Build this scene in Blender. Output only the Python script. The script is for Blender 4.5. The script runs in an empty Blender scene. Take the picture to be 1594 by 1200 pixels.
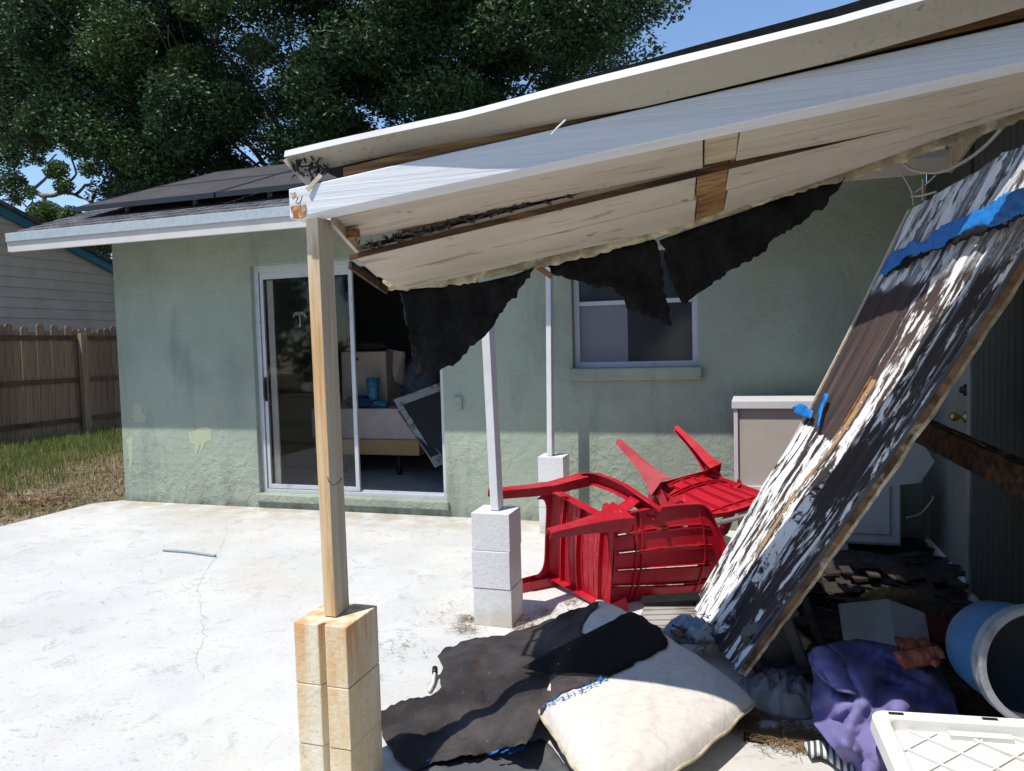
import bpy, bmesh, math, random
import numpy as np
from mathutils import Vector, Matrix, noise as mnoise
from mathutils.bvhtree import BVHTree
from mathutils.geometry import delaunay_2d_cdt
random.seed(7); rng = np.random.RandomState(7)
scene = bpy.context.scene

# ------------------------------------------------------------------ camera
F_PX, PITCH, ROLL, YAW, EYE = 1160.3569, 0.0550211, -0.0270915, 0.3133693, 1.5
_F = np.array([-math.sin(YAW)*math.cos(PITCH), math.cos(YAW)*math.cos(PITCH), -math.sin(PITCH)])
_R = np.array([math.cos(YAW), math.sin(YAW), 0.0]); _U = np.cross(_R, _F)
_R2 = _R*math.cos(ROLL)+_U*math.sin(ROLL); _U2 = -_R*math.sin(ROLL)+_U*math.cos(ROLL)
cam_data = bpy.data.cameras.new('camera')
cam = bpy.data.objects.new('camera', cam_data); scene.collection.objects.link(cam)
m = Matrix.Identity(4)
for i in range(3):
    m[i][0] = _R2[i]; m[i][1] = _U2[i]; m[i][2] = -_F[i]
m[2][3] = EYE
cam.matrix_world = m
cam_data.sensor_width = 36.0; cam_data.lens = F_PX/1594*36.0
cam_data.clip_start = 0.05; cam_data.clip_end = 500
scene.camera = cam

# ------------------------------------------------------------------ sky, sun, exposure
SUN = Vector((-0.24, -0.40, 1.0)).normalized()
elev = math.asin(SUN.z); az = math.atan2(SUN.x, SUN.y)
world = bpy.data.worlds.new('World'); scene.world = world; world.use_nodes = True
wn = world.node_tree; wn.nodes.clear()
sky = wn.nodes.new('ShaderNodeTexSky'); sky.sky_type = 'NISHITA'; sky.sun_disc = False
sky.sun_elevation = elev; sky.sun_rotation = az % (2*math.pi)
sky.air_density = 1.0; sky.dust_density = 0.0; sky.ozone_density = 4.5
bg = wn.nodes.new('ShaderNodeBackground'); bg.inputs[1].default_value = 0.15
wo = wn.nodes.new('ShaderNodeOutputWorld')
wn.links.new(sky.outputs[0], bg.inputs[0]); wn.links.new(bg.outputs[0], wo.inputs[0])
sd = bpy.data.lights.new('sun', 'SUN'); sd.energy = 4.2; sd.angle = math.radians(0.53); sd.color = (1.0, 0.95, 0.88)
so = bpy.data.objects.new('sun', sd); scene.collection.objects.link(so)
so.rotation_euler = SUN.to_track_quat('Z', 'Y').to_euler(); so.location = (-5, -8, 20)
scene.view_settings.view_transform = 'Standard'; scene.view_settings.look = 'None'
scene.view_settings.exposure = 0.36; scene.view_settings.gamma = 1.0
scene.view_settings.use_curve_mapping = False

# ------------------------------------------------------------------ points: where a sight line meets a real plane
def ray(x, y): return _R2*(x-797)/F_PX - _U2*(y-600)/F_PX + _F
_C = np.array([0, 0, EYE])
def az_(x, y, z=0.0):
    d = ray(x, y); return Vector(_C + d*(z-EYE)/d[2])
def ay_(x, y, yy):
    d = ray(x, y); return Vector(_C + d*yy/d[1])
def ax_(x, y, xx):
    d = ray(x, y); return Vector(_C + d*xx/d[0])

# ------------------------------------------------------------------ materials
def srgb(r, g, b):
    def c(v):
        v /= 255.0
        return v/12.92 if v <= 0.04045 else ((v+0.055)/1.055)**2.4
    return (c(r), c(g), c(b), 1)
def col4(c): return c if len(c) == 4 else (*c, 1)
def nd(nt, t, **kw):
    n = nt.nodes.new(t)
    for k, v in kw.items(): setattr(n, k, v)
    return n
def tex_value(nt, L, coords):
    """a 0..1 mask from a noise / voronoi / wave / attribute layer"""
    kind = L.get('kind', 'noise')
    if kind == 'attr':
        a = nd(nt, 'ShaderNodeAttribute', attribute_name=L['attr']); out = a.outputs['Fac']
        for L2 in L.get('plus', ()):
            o2 = tex_value(nt, L2, coords); q = nd(nt, 'ShaderNodeMath', operation='MULTIPLY_ADD'); q.inputs[1].default_value = L2['k']; q.inputs[2].default_value = -.5*L2['k']
            nt.links.new(o2, q.inputs[0]); q2 = nd(nt, 'ShaderNodeMath', operation='ADD'); nt.links.new(out, q2.inputs[0]); nt.links.new(q.outputs[0], q2.inputs[1]); out = q2.outputs[0]
        return out
    mp = nd(nt, 'ShaderNodeMapping')
    mp.inputs['Scale'].default_value = L.get('stretch', (1, 1, 1)); mp.inputs['Location'].default_value = L.get('off', (0, 0, 0))
    mp.inputs['Rotation'].default_value = L.get('rot', (0, 0, 0))
    nt.links.new(coords.outputs[L.get('coord', 'Object')], mp.inputs[0])
    if kind == 'noise':
        t = nd(nt, 'ShaderNodeTexNoise'); t.inputs['Scale'].default_value = L.get('scale', 5); t.inputs['Detail'].default_value = L.get('detail', 5)
        t.inputs['Roughness'].default_value = L.get('rg', .6); t.inputs['Distortion'].default_value = L.get('dist', 0); out = t.outputs['Fac']
    elif kind == 'voronoi':
        t = nd(nt, 'ShaderNodeTexVoronoi', feature=L.get('feature', 'F1')); t.inputs['Scale'].default_value = L.get('scale', 5); out = t.outputs['Distance']
    elif kind == 'wave':
        t = nd(nt, 'ShaderNodeTexWave', bands_direction=L.get('dir', 'X')); t.inputs['Scale'].default_value = L.get('scale', 5); t.inputs['Distortion'].default_value = L.get('dist', 4)
        t.inputs['Detail'].default_value = 3; t.inputs['Detail Scale'].default_value = 1.5; out = t.outputs['Fac']
    elif kind == 'axis':
        s = nd(nt, 'ShaderNodeSeparateXYZ'); nt.links.new(mp.outputs[0], s.inputs[0]); return s.outputs[L.get('axis', 2)]
    nt.links.new(mp.outputs[0], t.inputs['Vector'])
    return out
def masked(nt, L, coords):
    v = tex_value(nt, L, coords)
    lo, hi = L.get('lo', .4), L.get('hi', .6)
    r = nd(nt, 'ShaderNodeMapRange'); r.clamp = True
    r.inputs['From Min'].default_value = lo; r.inputs['From Max'].default_value = hi
    r.inputs['To Min'].default_value = 0; r.inputs['To Max'].default_value = L.get('amt', 1.0)
    nt.links.new(v, r.inputs['Value']); out = r.outputs[0]
    for k in ('by', 'by2'):
        if k in L:
            o2 = masked(nt, L[k], coords)
            mm = nd(nt, 'ShaderNodeMath', operation='MULTIPLY'); nt.links.new(out, mm.inputs[0]); nt.links.new(o2, mm.inputs[1]); out = mm.outputs[0]
    return out
MATS = {}
def mat(name, col, layers=(), bumps=(), rough=.8, metal=0, spec=.4, trans=0, ior=1.45, alpha=1, rlayer=None, vary=0, emit=None, trl=None, coat=0):
    m = bpy.data.materials.new(name); m.use_nodes = True; nt = m.node_tree; nt.nodes.clear()
    out = nd(nt, 'ShaderNodeOutputMaterial'); b = nd(nt, 'ShaderNodeBsdfPrincipled'); co = nd(nt, 'ShaderNodeTexCoord')
    nt.links.new(b.outputs[0], out.inputs[0])
    b.inputs['Roughness'].default_value = rough; b.inputs['Metallic'].default_value = metal; b.inputs['Specular IOR Level'].default_value = spec
    b.inputs['Transmission Weight'].default_value = trans; b.inputs['IOR'].default_value = ior; b.inputs['Coat Weight'].default_value = coat
    src = None
    c0 = nd(nt, 'ShaderNodeRGB'); c0.outputs[0].default_value = col4(col); src = c0.outputs[0]
    for L in layers:
        f = masked(nt, L, co)
        mx = nd(nt, 'ShaderNodeMix', data_type='RGBA'); mx.inputs[7].default_value = col4(L['col'])
        nt.links.new(f, mx.inputs[0]); nt.links.new(src, mx.inputs[6]); src = mx.outputs[2]
    if vary:
        oi = nd(nt, 'ShaderNodeObjectInfo') if vary > 0 else nd(nt, 'ShaderNodeNewGeometry')
        rnd = oi.outputs['Random'] if vary > 0 else oi.outputs['Random Per Island']
        r = nd(nt, 'ShaderNodeMapRange'); r.inputs['To Min'].default_value = 1-abs(vary); r.inputs['To Max'].default_value = 1+abs(vary)
        nt.links.new(rnd, r.inputs['Value'])
        hs = nd(nt, 'ShaderNodeHueSaturation'); nt.links.new(r.outputs[0], hs.inputs['Value']); nt.links.new(src, hs.inputs['Color']); src = hs.outputs[0]
    nt.links.new(src, b.inputs['Base Color'])
    if rlayer:
        f = masked(nt, rlayer, co); mx = nd(nt, 'ShaderNodeMapRange'); mx.inputs['To Min'].default_value = rough; mx.inputs['To Max'].default_value = rlayer['rough']
        nt.links.new(f, mx.inputs['Value']); nt.links.new(mx.outputs[0], b.inputs['Roughness'])
    prev = None
    for L in bumps:
        f = masked(nt, {'lo': 0, 'hi': 1, **L}, co)
        bp = nd(nt, 'ShaderNodeBump'); bp.inputs['Strength'].default_value = L.get('st', .5); bp.inputs['Distance'].default_value = L.get('d', .01)
        nt.links.new(f, bp.inputs['Height'])
        if prev: nt.links.new(prev, bp.inputs['Normal'])
        prev = bp.outputs[0]
    if prev: nt.links.new(prev, b.inputs['Normal'])
    if trl:
        tr = nd(nt, 'ShaderNodeBsdfTranslucent'); tr.inputs[0].default_value = col4(trl[0]); ms = nd(nt, 'ShaderNodeMixShader'); ms.inputs[0].default_value = trl[1]
        nt.links.new(b.outputs[0], ms.inputs[1]); nt.links.new(tr.outputs[0], ms.inputs[2]); nt.links.new(ms.outputs[0], out.inputs[0])
    MATS[name] = m; return m
N = lambda **k: dict(k)

M_stucco = mat('green_stucco', (.30, .35, .28), [
    N(col=(.37, .41, .335), scale=.9, lo=.42, hi=.62, amt=.7), N(col=(.18, .205, .18), scale=.75, off=(3, 0, 1), lo=.48, hi=.70, amt=.6, detail=8),
    N(col=(.42, .44, .38), scale=7, lo=.71, hi=.75, amt=.6, detail=3, by=N(scale=1.3, lo=.45, hi=.6)),
    N(col=(.34, .35, .25), scale=2.6, off=(5, 1, 2), lo=.60, hi=.74, amt=.6, stretch=(1, 1, .6)),
    N(col=(.13, .15, .13), scale=2.6, stretch=(1.8, 1, .30), off=(9, 2, 2), lo=.56, hi=.74, amt=.4),
    N(col=(.09, .10, .075), kind='axis', axis=2, lo=.10, hi=.0, amt=.75, by=N(scale=9, lo=.35, hi=.6)),
    N(col=(.10, .12, .10), scale=30, lo=.66, hi=.72, amt=.55, detail=2)],
    [N(scale=75, detail=4, st=.5, d=.005), N(scale=13, detail=7, dist=.4, lo=.35, hi=.75, st=.30, d=.014), N(kind='noise', scale=9, dist=.9, detail=8, lo=.44, hi=.60, st=.6, d=.014, by=N(kind='axis', axis=2, lo=.85, hi=.25, by=N(scale=1.7, lo=.36, hi=.6)))], rough=.85)
M_smear = mat('pale_patching_plaster', (.42, .45, .30), [N(col=(.33, .37, .30), scale=22, lo=.45, hi=.60, detail=8, amt=.55)], [N(scale=30, st=.4, d=.005)], rough=.9)
M_patio = mat('white_painted_concrete', (.60, .598, .572), [
    N(col=(.49, .495, .475), scale=1.1, lo=.4, hi=.62, amt=.8), N(col=(.50, .465, .39), scale=.8, off=(4, 3, 0), lo=.52, hi=.72, amt=.75),
    N(col=(.30, .27, .22), scale=48, detail=4, lo=.60, hi=.645, amt=.7, by=N(scale=1.6, lo=.35, hi=.6)),
    N(col=(.33, .31, .28), scale=5, dist=1.5, lo=.56, hi=.66, amt=.6, by=N(scale=60, lo=.42, hi=.55)),
    N(col=(.40, .34, .26), kind='axis', axis=1, lo=5.3, hi=6.0, amt=.95, by=N(scale=4, lo=.42, hi=.58, detail=8)),
    N(col=(.25, .22, .19), scale=140, detail=2, lo=.68, hi=.71, amt=.7)],
    [N(scale=45, detail=6, st=.35, d=.004), N(scale=3, detail=6, st=.3, d=.01)], rough=.62, spec=.35)
M_crack = mat('crack_shadow', (.34, .31, .27), [], rough=.95)
M_soil = mat('sandy_soil', (.26, .20, .145), [N(col=(.16, .115, .07), scale=6, lo=.4, hi=.6), N(col=(.36, .31, .25), scale=2.3, lo=.5, hi=.65, amt=.7), N(col=(.06, .10, .025), scale=1.2, off=(2, 2, 0), lo=.47, hi=.58, amt=.6)],
    [N(scale=40, st=.9, d=.03)], rough=.95)
M_grass = mat('grass_blade', (.15, .185, .045), [N(col=(.38, .32, .15), scale=1.2, lo=.45, hi=.6, amt=.6)], rough=.55, vary=-.45, trl=((.14, .24, .03), .3))
M_straw = mat('dry_grass', (.30, .22, .12), rough=.8, vary=-.4)
M_deadleaf = mat('dead_leaf', (.17, .095, .045), rough=.7, vary=-.6)
M_white = mat('aged_white_paint', (.66, .665, .65), [N(col=(.50, .49, .45), scale=2.5, lo=.45, hi=.7, amt=.6), N(col=(.25, .2, .15), scale=38, lo=.70, hi=.74, amt=.7)],
    [N(scale=7, stretch=(.35, 8, 8), st=.25, d=.004), N(scale=50, st=.12, d=.002)], rough=.6)
M_whiteV = mat('white_painted_stud', (.68, .69, .70), [N(col=(.28, .26, .24), scale=9, stretch=(3, 3, .5), lo=.66, hi=.72, amt=.8), N(col=(.5, .5, .49), scale=3, lo=.45, hi=.7, amt=.6)],
    [N(scale=8, stretch=(8, 8, .4), st=.25, d=.003)], rough=.6)
M_beam = mat('white_painted_beam', (.70, .72, .74), [N(col=(.58, .60, .63), scale=3, stretch=(.3, 4, 6), lo=.45, hi=.65, amt=.6), N(col=(.22, .2, .17), scale=60, stretch=(.3, 1, 1), lo=.72, hi=.76, amt=.6)],
    [N(scale=9, stretch=(.22, 6, 9), detail=8, st=.5, d=.006)], rough=.55)
BEIGE = [N(col=(.40, .34, .255), scale=2, stretch=(.35, 2, 2), lo=.42, hi=.68, amt=.75), N(col=(.62, .56, .48), scale=3.3, stretch=(.3, 3, 3), off=(2, 7, 1), lo=.5, hi=.7, amt=.5),
    N(col=(.16, .11, .07), scale=30, stretch=(.5, 1, 1), lo=.67, hi=.71, amt=.8, by=N(scale=2.2, lo=.42, hi=.6)), N(col=(.20, .13, .08), scale=5, stretch=(.12, 5, 5), dist=.6, lo=.61, hi=.63, amt=.45), N(col=(.12, .085, .06), scale=16, stretch=(.5, 1, 1), off=(6, 6, 6), lo=.66, hi=.69, amt=.8, by=N(scale=3, off=(2, 2, 2), lo=.48, hi=.56)), N(col=(.22, .13, .07), kind='voronoi', scale=2.6, stretch=(.9, 3.4, 3.4), lo=.075, hi=.05, amt=.5)]
M_beige = mat('peeling_cream_paint', (.52, .45, .36), BEIGE, [N(scale=8, stretch=(.25, 7, 7), detail=8, st=.5, d=.006), N(scale=45, detail=5, st=.25, d=.003)], rough=.7)
M_fascia = mat('weathered_fascia_paint', (.40, .36, .29), [N(col=(.29, .265, .215), scale=2.5, stretch=(.4, 2, 2), lo=.42, hi=.65, amt=.7), N(col=(.15, .14, .11), scale=60, detail=6, lo=.585, hi=.66, amt=.6, by=N(scale=2.2, lo=.40, hi=.56)), N(col=(.30, .20, .14), scale=12, lo=.68, hi=.74, amt=.6)],
    [N(scale=40, detail=6, st=.3, d=.004), N(scale=7, stretch=(.3, 6, 6), st=.3, d=.004)], rough=.75)
M_edge = mat('cream_torn_edge', (.55, .48, .33), [N(col=(.16, .13, .10), scale=6, stretch=(.5, 1, 1), off=(1, 4, 4), lo=.48, hi=.56, amt=.8), N(col=(.33, .27, .17), scale=14, lo=.42, hi=.6), N(col=(.68, .63, .48), scale=7, off=(3, 3, 3), lo=.55, hi=.68)], [N(scale=30, st=.9, d=.012)], rough=.9)
M_rawwood = mat('raw_brown_wood', (.30, .155, .062), [N(col=(.12, .055, .025), scale=5, stretch=(.5, 9, 9), lo=.42, hi=.62, amt=.85), N(col=(.44, .27, .12), scale=4, stretch=(.6, 8, 8), off=(1, 5, 3), lo=.52, hi=.68, amt=.7)], [N(scale=7, stretch=(.4, 10, 10), st=.6, d=.006)], rough=.8)
M_paleboard = mat('pale_bare_board', (.50, .43, .27), [N(col=(.30, .23, .13), scale=5, stretch=(.5, 6, 6), lo=.45, hi=.65, amt=.7), N(col=(.07, .045, .03), scale=13, lo=.67, hi=.72)], [N(scale=8, stretch=(.4, 8, 8), st=.4, d=.004)], rough=.8)
M_darkwood = mat('rotten_dark_wood', (.11, .058, .03), [N(col=(.03, .02, .014), scale=5, stretch=(.6, 5, 5), lo=.42, hi=.6), N(col=(.27, .14, .06), scale=4, off=(4, 1, 1), lo=.6, hi=.7, amt=.8)], [N(scale=18, detail=8, st=.8, d=.012)], rough=.9)
M_postwood = mat('yellow_pine_post', (.62, .43, .23), [N(col=(.42, .24, .09), scale=6, stretch=(9, 9, .35), lo=.45, hi=.62, amt=.75), N(col=(.70, .58, .40), scale=3, stretch=(5, 5, .5), off=(2, 5, 1), lo=.5, hi=.65, amt=.7),
    N(col=(.50, .18, .03), scale=2.4, stretch=(8, 8, .6), off=(5, 2, 3), lo=.60, hi=.72, amt=.7), N(col=(.2, .1, .05), scale=40, lo=.7, hi=.74, amt=.5), N(col=(.72, .68, .60), kind='axis', axis=2, lo=.95, hi=1.25, amt=.8, by=N(scale=5, stretch=(2, 2, .5), lo=.35, hi=.5))], [N(scale=9, stretch=(10, 10, .3), detail=7, st=.4, d=.003)], rough=.75)
M_postpale = mat('pale_stained_post_side', (.50, .44, .34), [N(col=(.62, .58, .50), scale=4, stretch=(8, 8, .35), lo=.45, hi=.62, amt=.8), N(col=(.36, .24, .12), scale=4, stretch=(9, 9, .3), off=(3, 1, 1), lo=.58, hi=.68, amt=.8)], [N(scale=9, stretch=(10, 10, .3), detail=7, st=.4, d=.003)], rough=.75)
M_blockrust = mat('rust_stained_block', (.70, .64, .49), [
N(col=(.30, .26, .20), scale=110, detail=3, lo=.63, hi=.67, amt=.6),     N(col=(.62, .44, .22), scale=3.5, stretch=(3, 3, .6), lo=.42, hi=.66, amt=.8), N(col=(.60, .27, .06), kind='axis', axis=2, lo=.30, hi=.64, amt=.85, by=N(scale=6, stretch=(3, 3, .35), lo=.44, hi=.60)),
    N(col=(.22, .19, .13), scale=20, lo=.60, hi=.68, amt=.75, by=N(kind='axis', axis=2, lo=.30, hi=.05)), N(col=(.78, .74, .62), scale=5, off=(3, 3, 3), lo=.56, hi=.7, amt=.5)],
    [N(scale=45, detail=8, st=.9, d=.005)], rough=.85)
M_block = mat('white_painted_block', (.66, .655, .66), [N(col=(.30, .26, .20), scale=110, detail=3, lo=.63, hi=.67, amt=.6), N(col=(.52, .50, .46), scale=3, lo=.45, hi=.7, amt=.6), N(col=(.46, .40, .26), kind='axis', axis=2, lo=.18, hi=.0, amt=.7, by=N(scale=6, lo=.38, hi=.6)), N(col=(.3, .27, .22), scale=45, lo=.69, hi=.73, amt=.6)],
    [N(scale=45, detail=8, st=.8, d=.004)], rough=.75)
M_felt = mat('black_roofing_felt', (.010, .010, .0115), [N(col=(.022, .021, .021), scale=35, lo=.45, hi=.7, amt=.7), N(col=(.30, .28, .24), scale=90, detail=2, lo=.755, hi=.77, amt=.6)], [N(scale=90, detail=5, st=.4, d=.003), N(scale=9, st=.35, d=.008)], rough=.92, spec=.15)
M_feltbrown = mat('sun_bleached_felt', (.026, .023, .024), [N(col=(.072, .064, .063), scale=2.4, lo=.46, hi=.64, amt=.85, detail=8), N(col=(.065, .043, .034), scale=5, off=(3, 0, 0), lo=.52, hi=.66, amt=.75, detail=8), N(col=(.17, .155, .145), scale=3.1, dist=1.5, lo=.63, hi=.74, amt=.45),
    N(col=(.33, .24, .16), scale=75, detail=2, lo=.72, hi=.745, amt=.8)], [N(scale=90, detail=5, st=.6, d=.004), N(scale=7, dist=.8, st=.7, d=.02, detail=8)], rough=.72, spec=.25)
M_feltgrey = mat('grey_felt_underside', (.075, .078, .085), [N(col=(.13, .13, .135), scale=3, lo=.45, hi=.65)], [N(scale=80, st=.5, d=.004)], rough=.85)
PN_ = (N(kind='noise', coord='UV', scale=1, stretch=(15, 6.0, 1), detail=12, rg=.70, dist=.7, k=2.5), N(kind='noise', coord='UV', scale=1, stretch=(34, 24, 1), off=(3, 2, 0), detail=6, rg=.7, k=1.1))
M_panel = mat('peeling_painted_roofing', (.034, .028, .029), [
    N(col=(.095, .060, .050), scale=3.2, coord='UV', stretch=(5, .8, 1), lo=.36, hi=.64, amt=.95, by=N(kind='attr', attr='brown', lo=.2, hi=.8)),
    N(col=(.15, .135, .13), scale=3, coord='UV', stretch=(15, .9, 1), off=(3, 1, 0), lo=.57, hi=.70, amt=.5),
    N(col=(.40, .25, .12), kind='attr', attr='tan', plus=(N(kind='noise', coord='UV', scale=1, stretch=(16, 5, 1), off=(7, 2, 0), detail=8, k=.9),), lo=.50, hi=.62),
    N(col=(.22, .26, .34), kind='attr', attr='blue', plus=(N(kind='noise', coord='UV', scale=1, stretch=(18, 3, 1), off=(1, 8, 0), detail=8, k=.8),), lo=.48, hi=.60, amt=.85),
    N(col=(.30, .27, .25), kind='attr', attr='white', plus=PN_, lo=.43, hi=.49, amt=.85),
    N(col=(.80, .79, .765), kind='attr', attr='white', plus=PN_, lo=.50, hi=.53),
    N(col=(.40, .40, .41), kind='attr', attr='top', lo=.2, hi=.8, amt=.8, by=N(kind='noise', coord='UV', scale=1, stretch=(26, 7, 1), detail=9, rg=.7, lo=.40, hi=.60)),
    N(col=(.50, .47, .42), kind='noise', coord='UV', scale=1, stretch=(10, 3, 1), off=(9, 9, 0), lo=.55, hi=.7, amt=.5, detail=8, by=N(kind='attr', attr='white', plus=PN_, lo=.50, hi=.53))],
    [N(kind='attr', attr='white', plus=PN_, lo=.46, hi=.54, st=1.0, d=.006), N(scale=8, coord='UV', stretch=(10, 1, 1), detail=8, st=.45, d=.01)], rough=.88, spec=.25)
M_blue = mat('blue_underlayment', (.012, .19, .56), [N(col=(.006, .07, .24), scale=9, dist=1, lo=.55, hi=.68, amt=.8)], [N(scale=16, dist=1, st=.6, d=.01)], rough=.42, spec=.5)
M_red = mat('red_moulded_plastic', (.42, .006, .020), [N(col=(.36, .02, .03), scale=4, lo=.5, hi=.75, amt=.45), N(col=(.50, .16, .14), scale=30, lo=.62, hi=.70, amt=.35), N(col=(.45, .10, .09), scale=2.5, off=(3, 3, 3), lo=.52, hi=.68, amt=.5), N(col=(.15, .02, .02), scale=9, off=(8, 3, 3), lo=.64, hi=.70, amt=.5)], [N(scale=14, st=.05, d=.003)], rough=.38, spec=.45, rlayer=N(scale=7, lo=.4, hi=.65, rough=.55))
M_fade = mat('faded_red_plastic', (.52, .09, .10), [N(col=(.38, .035, .045), scale=4, lo=.45, hi=.7)], [N(scale=14, st=.05, d=.003)], rough=.5)
M_cushion = mat('cream_leaf_print_fabric', (.63, .59, .52), [N(col=(.57, .49, .46), kind='wave', scale=1.7, dist=11, lo=.60, hi=.95, amt=.4), N(col=(.50, .46, .44), kind='wave', dir='Y', scale=6, dist=9, off=(2, 1, 0), lo=.86, hi=.97, amt=.32), N(col=(.48, .44, .43), kind='wave', scale=2.6, dist=16, off=(5, 5, 0), lo=.88, hi=.98, amt=.36), N(col=(.55, .42, .30), scale=2.0, lo=.60, hi=.75, amt=.35)],
    [N(scale=220, detail=2, st=.15, d=.002), N(scale=9, dist=1.2, st=.35, d=.012)], rough=.95, spec=.1)
M_piping = mat('soiled_seam_fabric', (.48, .42, .30), [N(col=(.26, .21, .13), scale=9, lo=.45, hi=.65)], [N(scale=40, st=.5, d=.006)], rough=.95)
M_alu = mat('aluminium_frame', (.55, .57, .60), [N(col=(.36, .36, .37), scale=12, lo=.55, hi=.72, amt=.6)], [N(scale=60, st=.08, d=.001)], rough=.42, metal=.35)
M_winframe = mat('white_window_frame', (.50, .52, .57), [N(col=(.34, .35, .37), scale=10, lo=.55, hi=.7, amt=.6)], rough=.5)
M_glass = mat('window_glass', (.9, .93, .93), rough=.03, trans=1.0, ior=1.3, spec=.5)
M_dusty = mat('dusty_window_glass', (.030, .036, .042), [N(col=(.06, .068, .075), scale=1.5, lo=.4, hi=.65, amt=.8)], rough=.12, spec=.35)
M_curtain = mat('grey_curtain', (.19, .20, .23), rough=.9)
M_shingle = mat('asphalt_shingle', (.085, .085, .09), [N(col=(.17, .17, .18), scale=60, detail=2, lo=.5, hi=.6), N(col=(.045, .045, .05), scale=9, lo=.5, hi=.65)], [N(scale=150, st=.6, d=.004)], rough=.9, vary=.3)
M_solar = mat('solar_module_face', (.060, .052, .052), [N(col=(.085, .076, .074), scale=3, lo=.4, hi=.7)], rough=.5, spec=.25)
M_solarframe = mat('black_anodised_frame', (.035, .04, .045), rough=.45, metal=.3)
M_drip = mat('pale_blue_drip_edge', (.40, .46, .48), [N(col=(.30, .36, .38), scale=30, lo=.45, hi=.6, amt=.5)], rough=.5)
M_fasciahouse = mat('house_fascia_paint', (.62, .585, .545), [N(col=(.52, .49, .45), scale=3, lo=.45, hi=.65, amt=.6), N(col=(.10, .07, .05), scale=30, lo=.745, hi=.76)], [N(scale=20, stretch=(.3, 1, 4), st=.1, d=.003)], rough=.7)
M_siding = mat('shade_green_siding', (.050, .060, .052), [N(col=(.034, .04, .035), scale=5, stretch=(6, 6, .4), lo=.45, hi=.65, amt=.7)], [N(scale=20, stretch=(6, 6, .4), st=.25, d=.003)], rough=.8)  # base colour darkened to stand in for shade on the wing
M_doorwhite = mat('off_white_door', (.27, .27, .24), [N(col=(.13, .13, .11), scale=3, lo=.45, hi=.7, amt=.6)], rough=.5)
M_brass = mat('tarnished_brass', (.42, .30, .10), rough=.3, metal=.9)
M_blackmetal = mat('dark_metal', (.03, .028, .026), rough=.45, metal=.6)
M_pole = mat('grey_steel_pole', (.30, .31, .30), [N(col=(.20, .19, .17), scale=20, lo=.5, hi=.65)], rough=.5, metal=.3)
M_fence = mat('weathered_fence_board', (.29, .18, .11), [N(col=(.15, .10, .068), scale=4, stretch=(9, 9, .4), lo=.45, hi=.62, amt=.8), N(col=(.25, .22, .18), scale=3, stretch=(7, 7, .3), off=(2, 3, 4), lo=.55, hi=.7, amt=.6), N(col=(.04, .03, .02), scale=12, lo=.71, hi=.74)], [N(scale=8, stretch=(9, 9, .4), st=.5, d=.004)], rough=.9, vary=.25)
M_rail = mat('fence_rail_wood', (.13, .075, .042), [N(col=(.07, .04, .025), scale=5, lo=.45, hi=.65)], [N(scale=10, st=.5, d=.004)], rough=.9)
M_nsiding = mat('neighbour_siding', (.46, .405, .345), [N(col=(.38, .335, .285), scale=2, lo=.4, hi=.7)], rough=.8)
M_teal = mat('teal_trim_paint', (.03, .17, .25), rough=.6)
M_leaf = mat('oak_leaf', (.030, .066, .028), [N(col=(.055, .10, .030), scale=.55, lo=.45, hi=.6, amt=.8), N(col=(.016, .040, .022), scale=.9, off=(5, 5, 5), lo=.5, hi=.62, amt=.8), N(col=(.10, .155, .045), scale=.7, off=(1, 9, 5), lo=.57, hi=.66, amt=.8)], rough=.5, spec=.28, vary=-.5, trl=((.08, .14, .03), .10))  # broad paler patches in the leaf colour imitate sunlit clumps
M_leafB = mat('pale_oak_leaf', (.055, .095, .03), rough=.5, vary=-.4, trl=((.12, .2, .03), .25))
M_bark = mat('tree_bark', (.14, .11, .085), [N(col=(.07, .055, .045), scale=8, lo=.45, hi=.6)], [N(scale=20, st=.7, d=.02)], rough=.95)
M_barkpale = mat('grey_branch_bark', (.22, .19, .165), [N(col=(.11, .09, .08), scale=5, lo=.45, hi=.6)], rough=.95)
M_purple = mat('purple_jacket_cloth', (.17, .15, .32), [N(col=(.13, .115, .26), scale=3, lo=.45, hi=.65, amt=.7)], [N(scale=260, detail=2, st=.15, d=.002), N(scale=7, dist=1.0, st=.3, d=.015)], rough=.85, spec=.2)
M_orange = mat('rust_orange_cloth', (.40, .125, .065), [N(col=(.22, .05, .025), scale=6, lo=.45, hi=.65)], [N(scale=12, st=.5, d=.01)], rough=.9)
M_greycloth = mat('grey_printed_sheet', (.25, .255, .26), [N(col=(.14, .15, .18), kind='wave', scale=3, dist=14, lo=.55, hi=.9, amt=.7), N(col=(.30, .24, .19), scale=5, lo=.55, hi=.7, amt=.6)], [N(scale=9, dist=1.2, st=.5, d=.015)], rough=.95)
M_darkcloth = mat('dark_debris_cloth', (.035, .034, .036), [N(col=(.08, .07, .06), scale=7, lo=.5, hi=.65)], [N(scale=12, st=.8, d=.03)], rough=.95)
M_yellow = mat('mustard_plastic_sheet', (.24, .15, .04), [N(col=(.12, .08, .03), scale=8, lo=.45, hi=.6)], rough=.7)
M_lid = mat('white_moulded_lid', (.70, .69, .65), [N(col=(.58, .55, .49), scale=3, lo=.42, hi=.7, amt=.7), N(col=(.30, .24, .17), scale=38, lo=.70, hi=.74, amt=.6)], [N(scale=60, st=.15, d=.002)], rough=.5)
M_bin = mat('blue_bucket_plastic', (.05, .17, .34), [N(col=(.02, .09, .22), scale=3, lo=.45, hi=.65, amt=.6), N(col=(.3, .35, .4), scale=20, lo=.68, hi=.74, amt=.4)], rough=.45)
M_rim = mat('grey_bucket_rim', (.27, .28, .30), [N(col=(.17, .17, .18), scale=12, lo=.5, hi=.65)], rough=.5)
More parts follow.
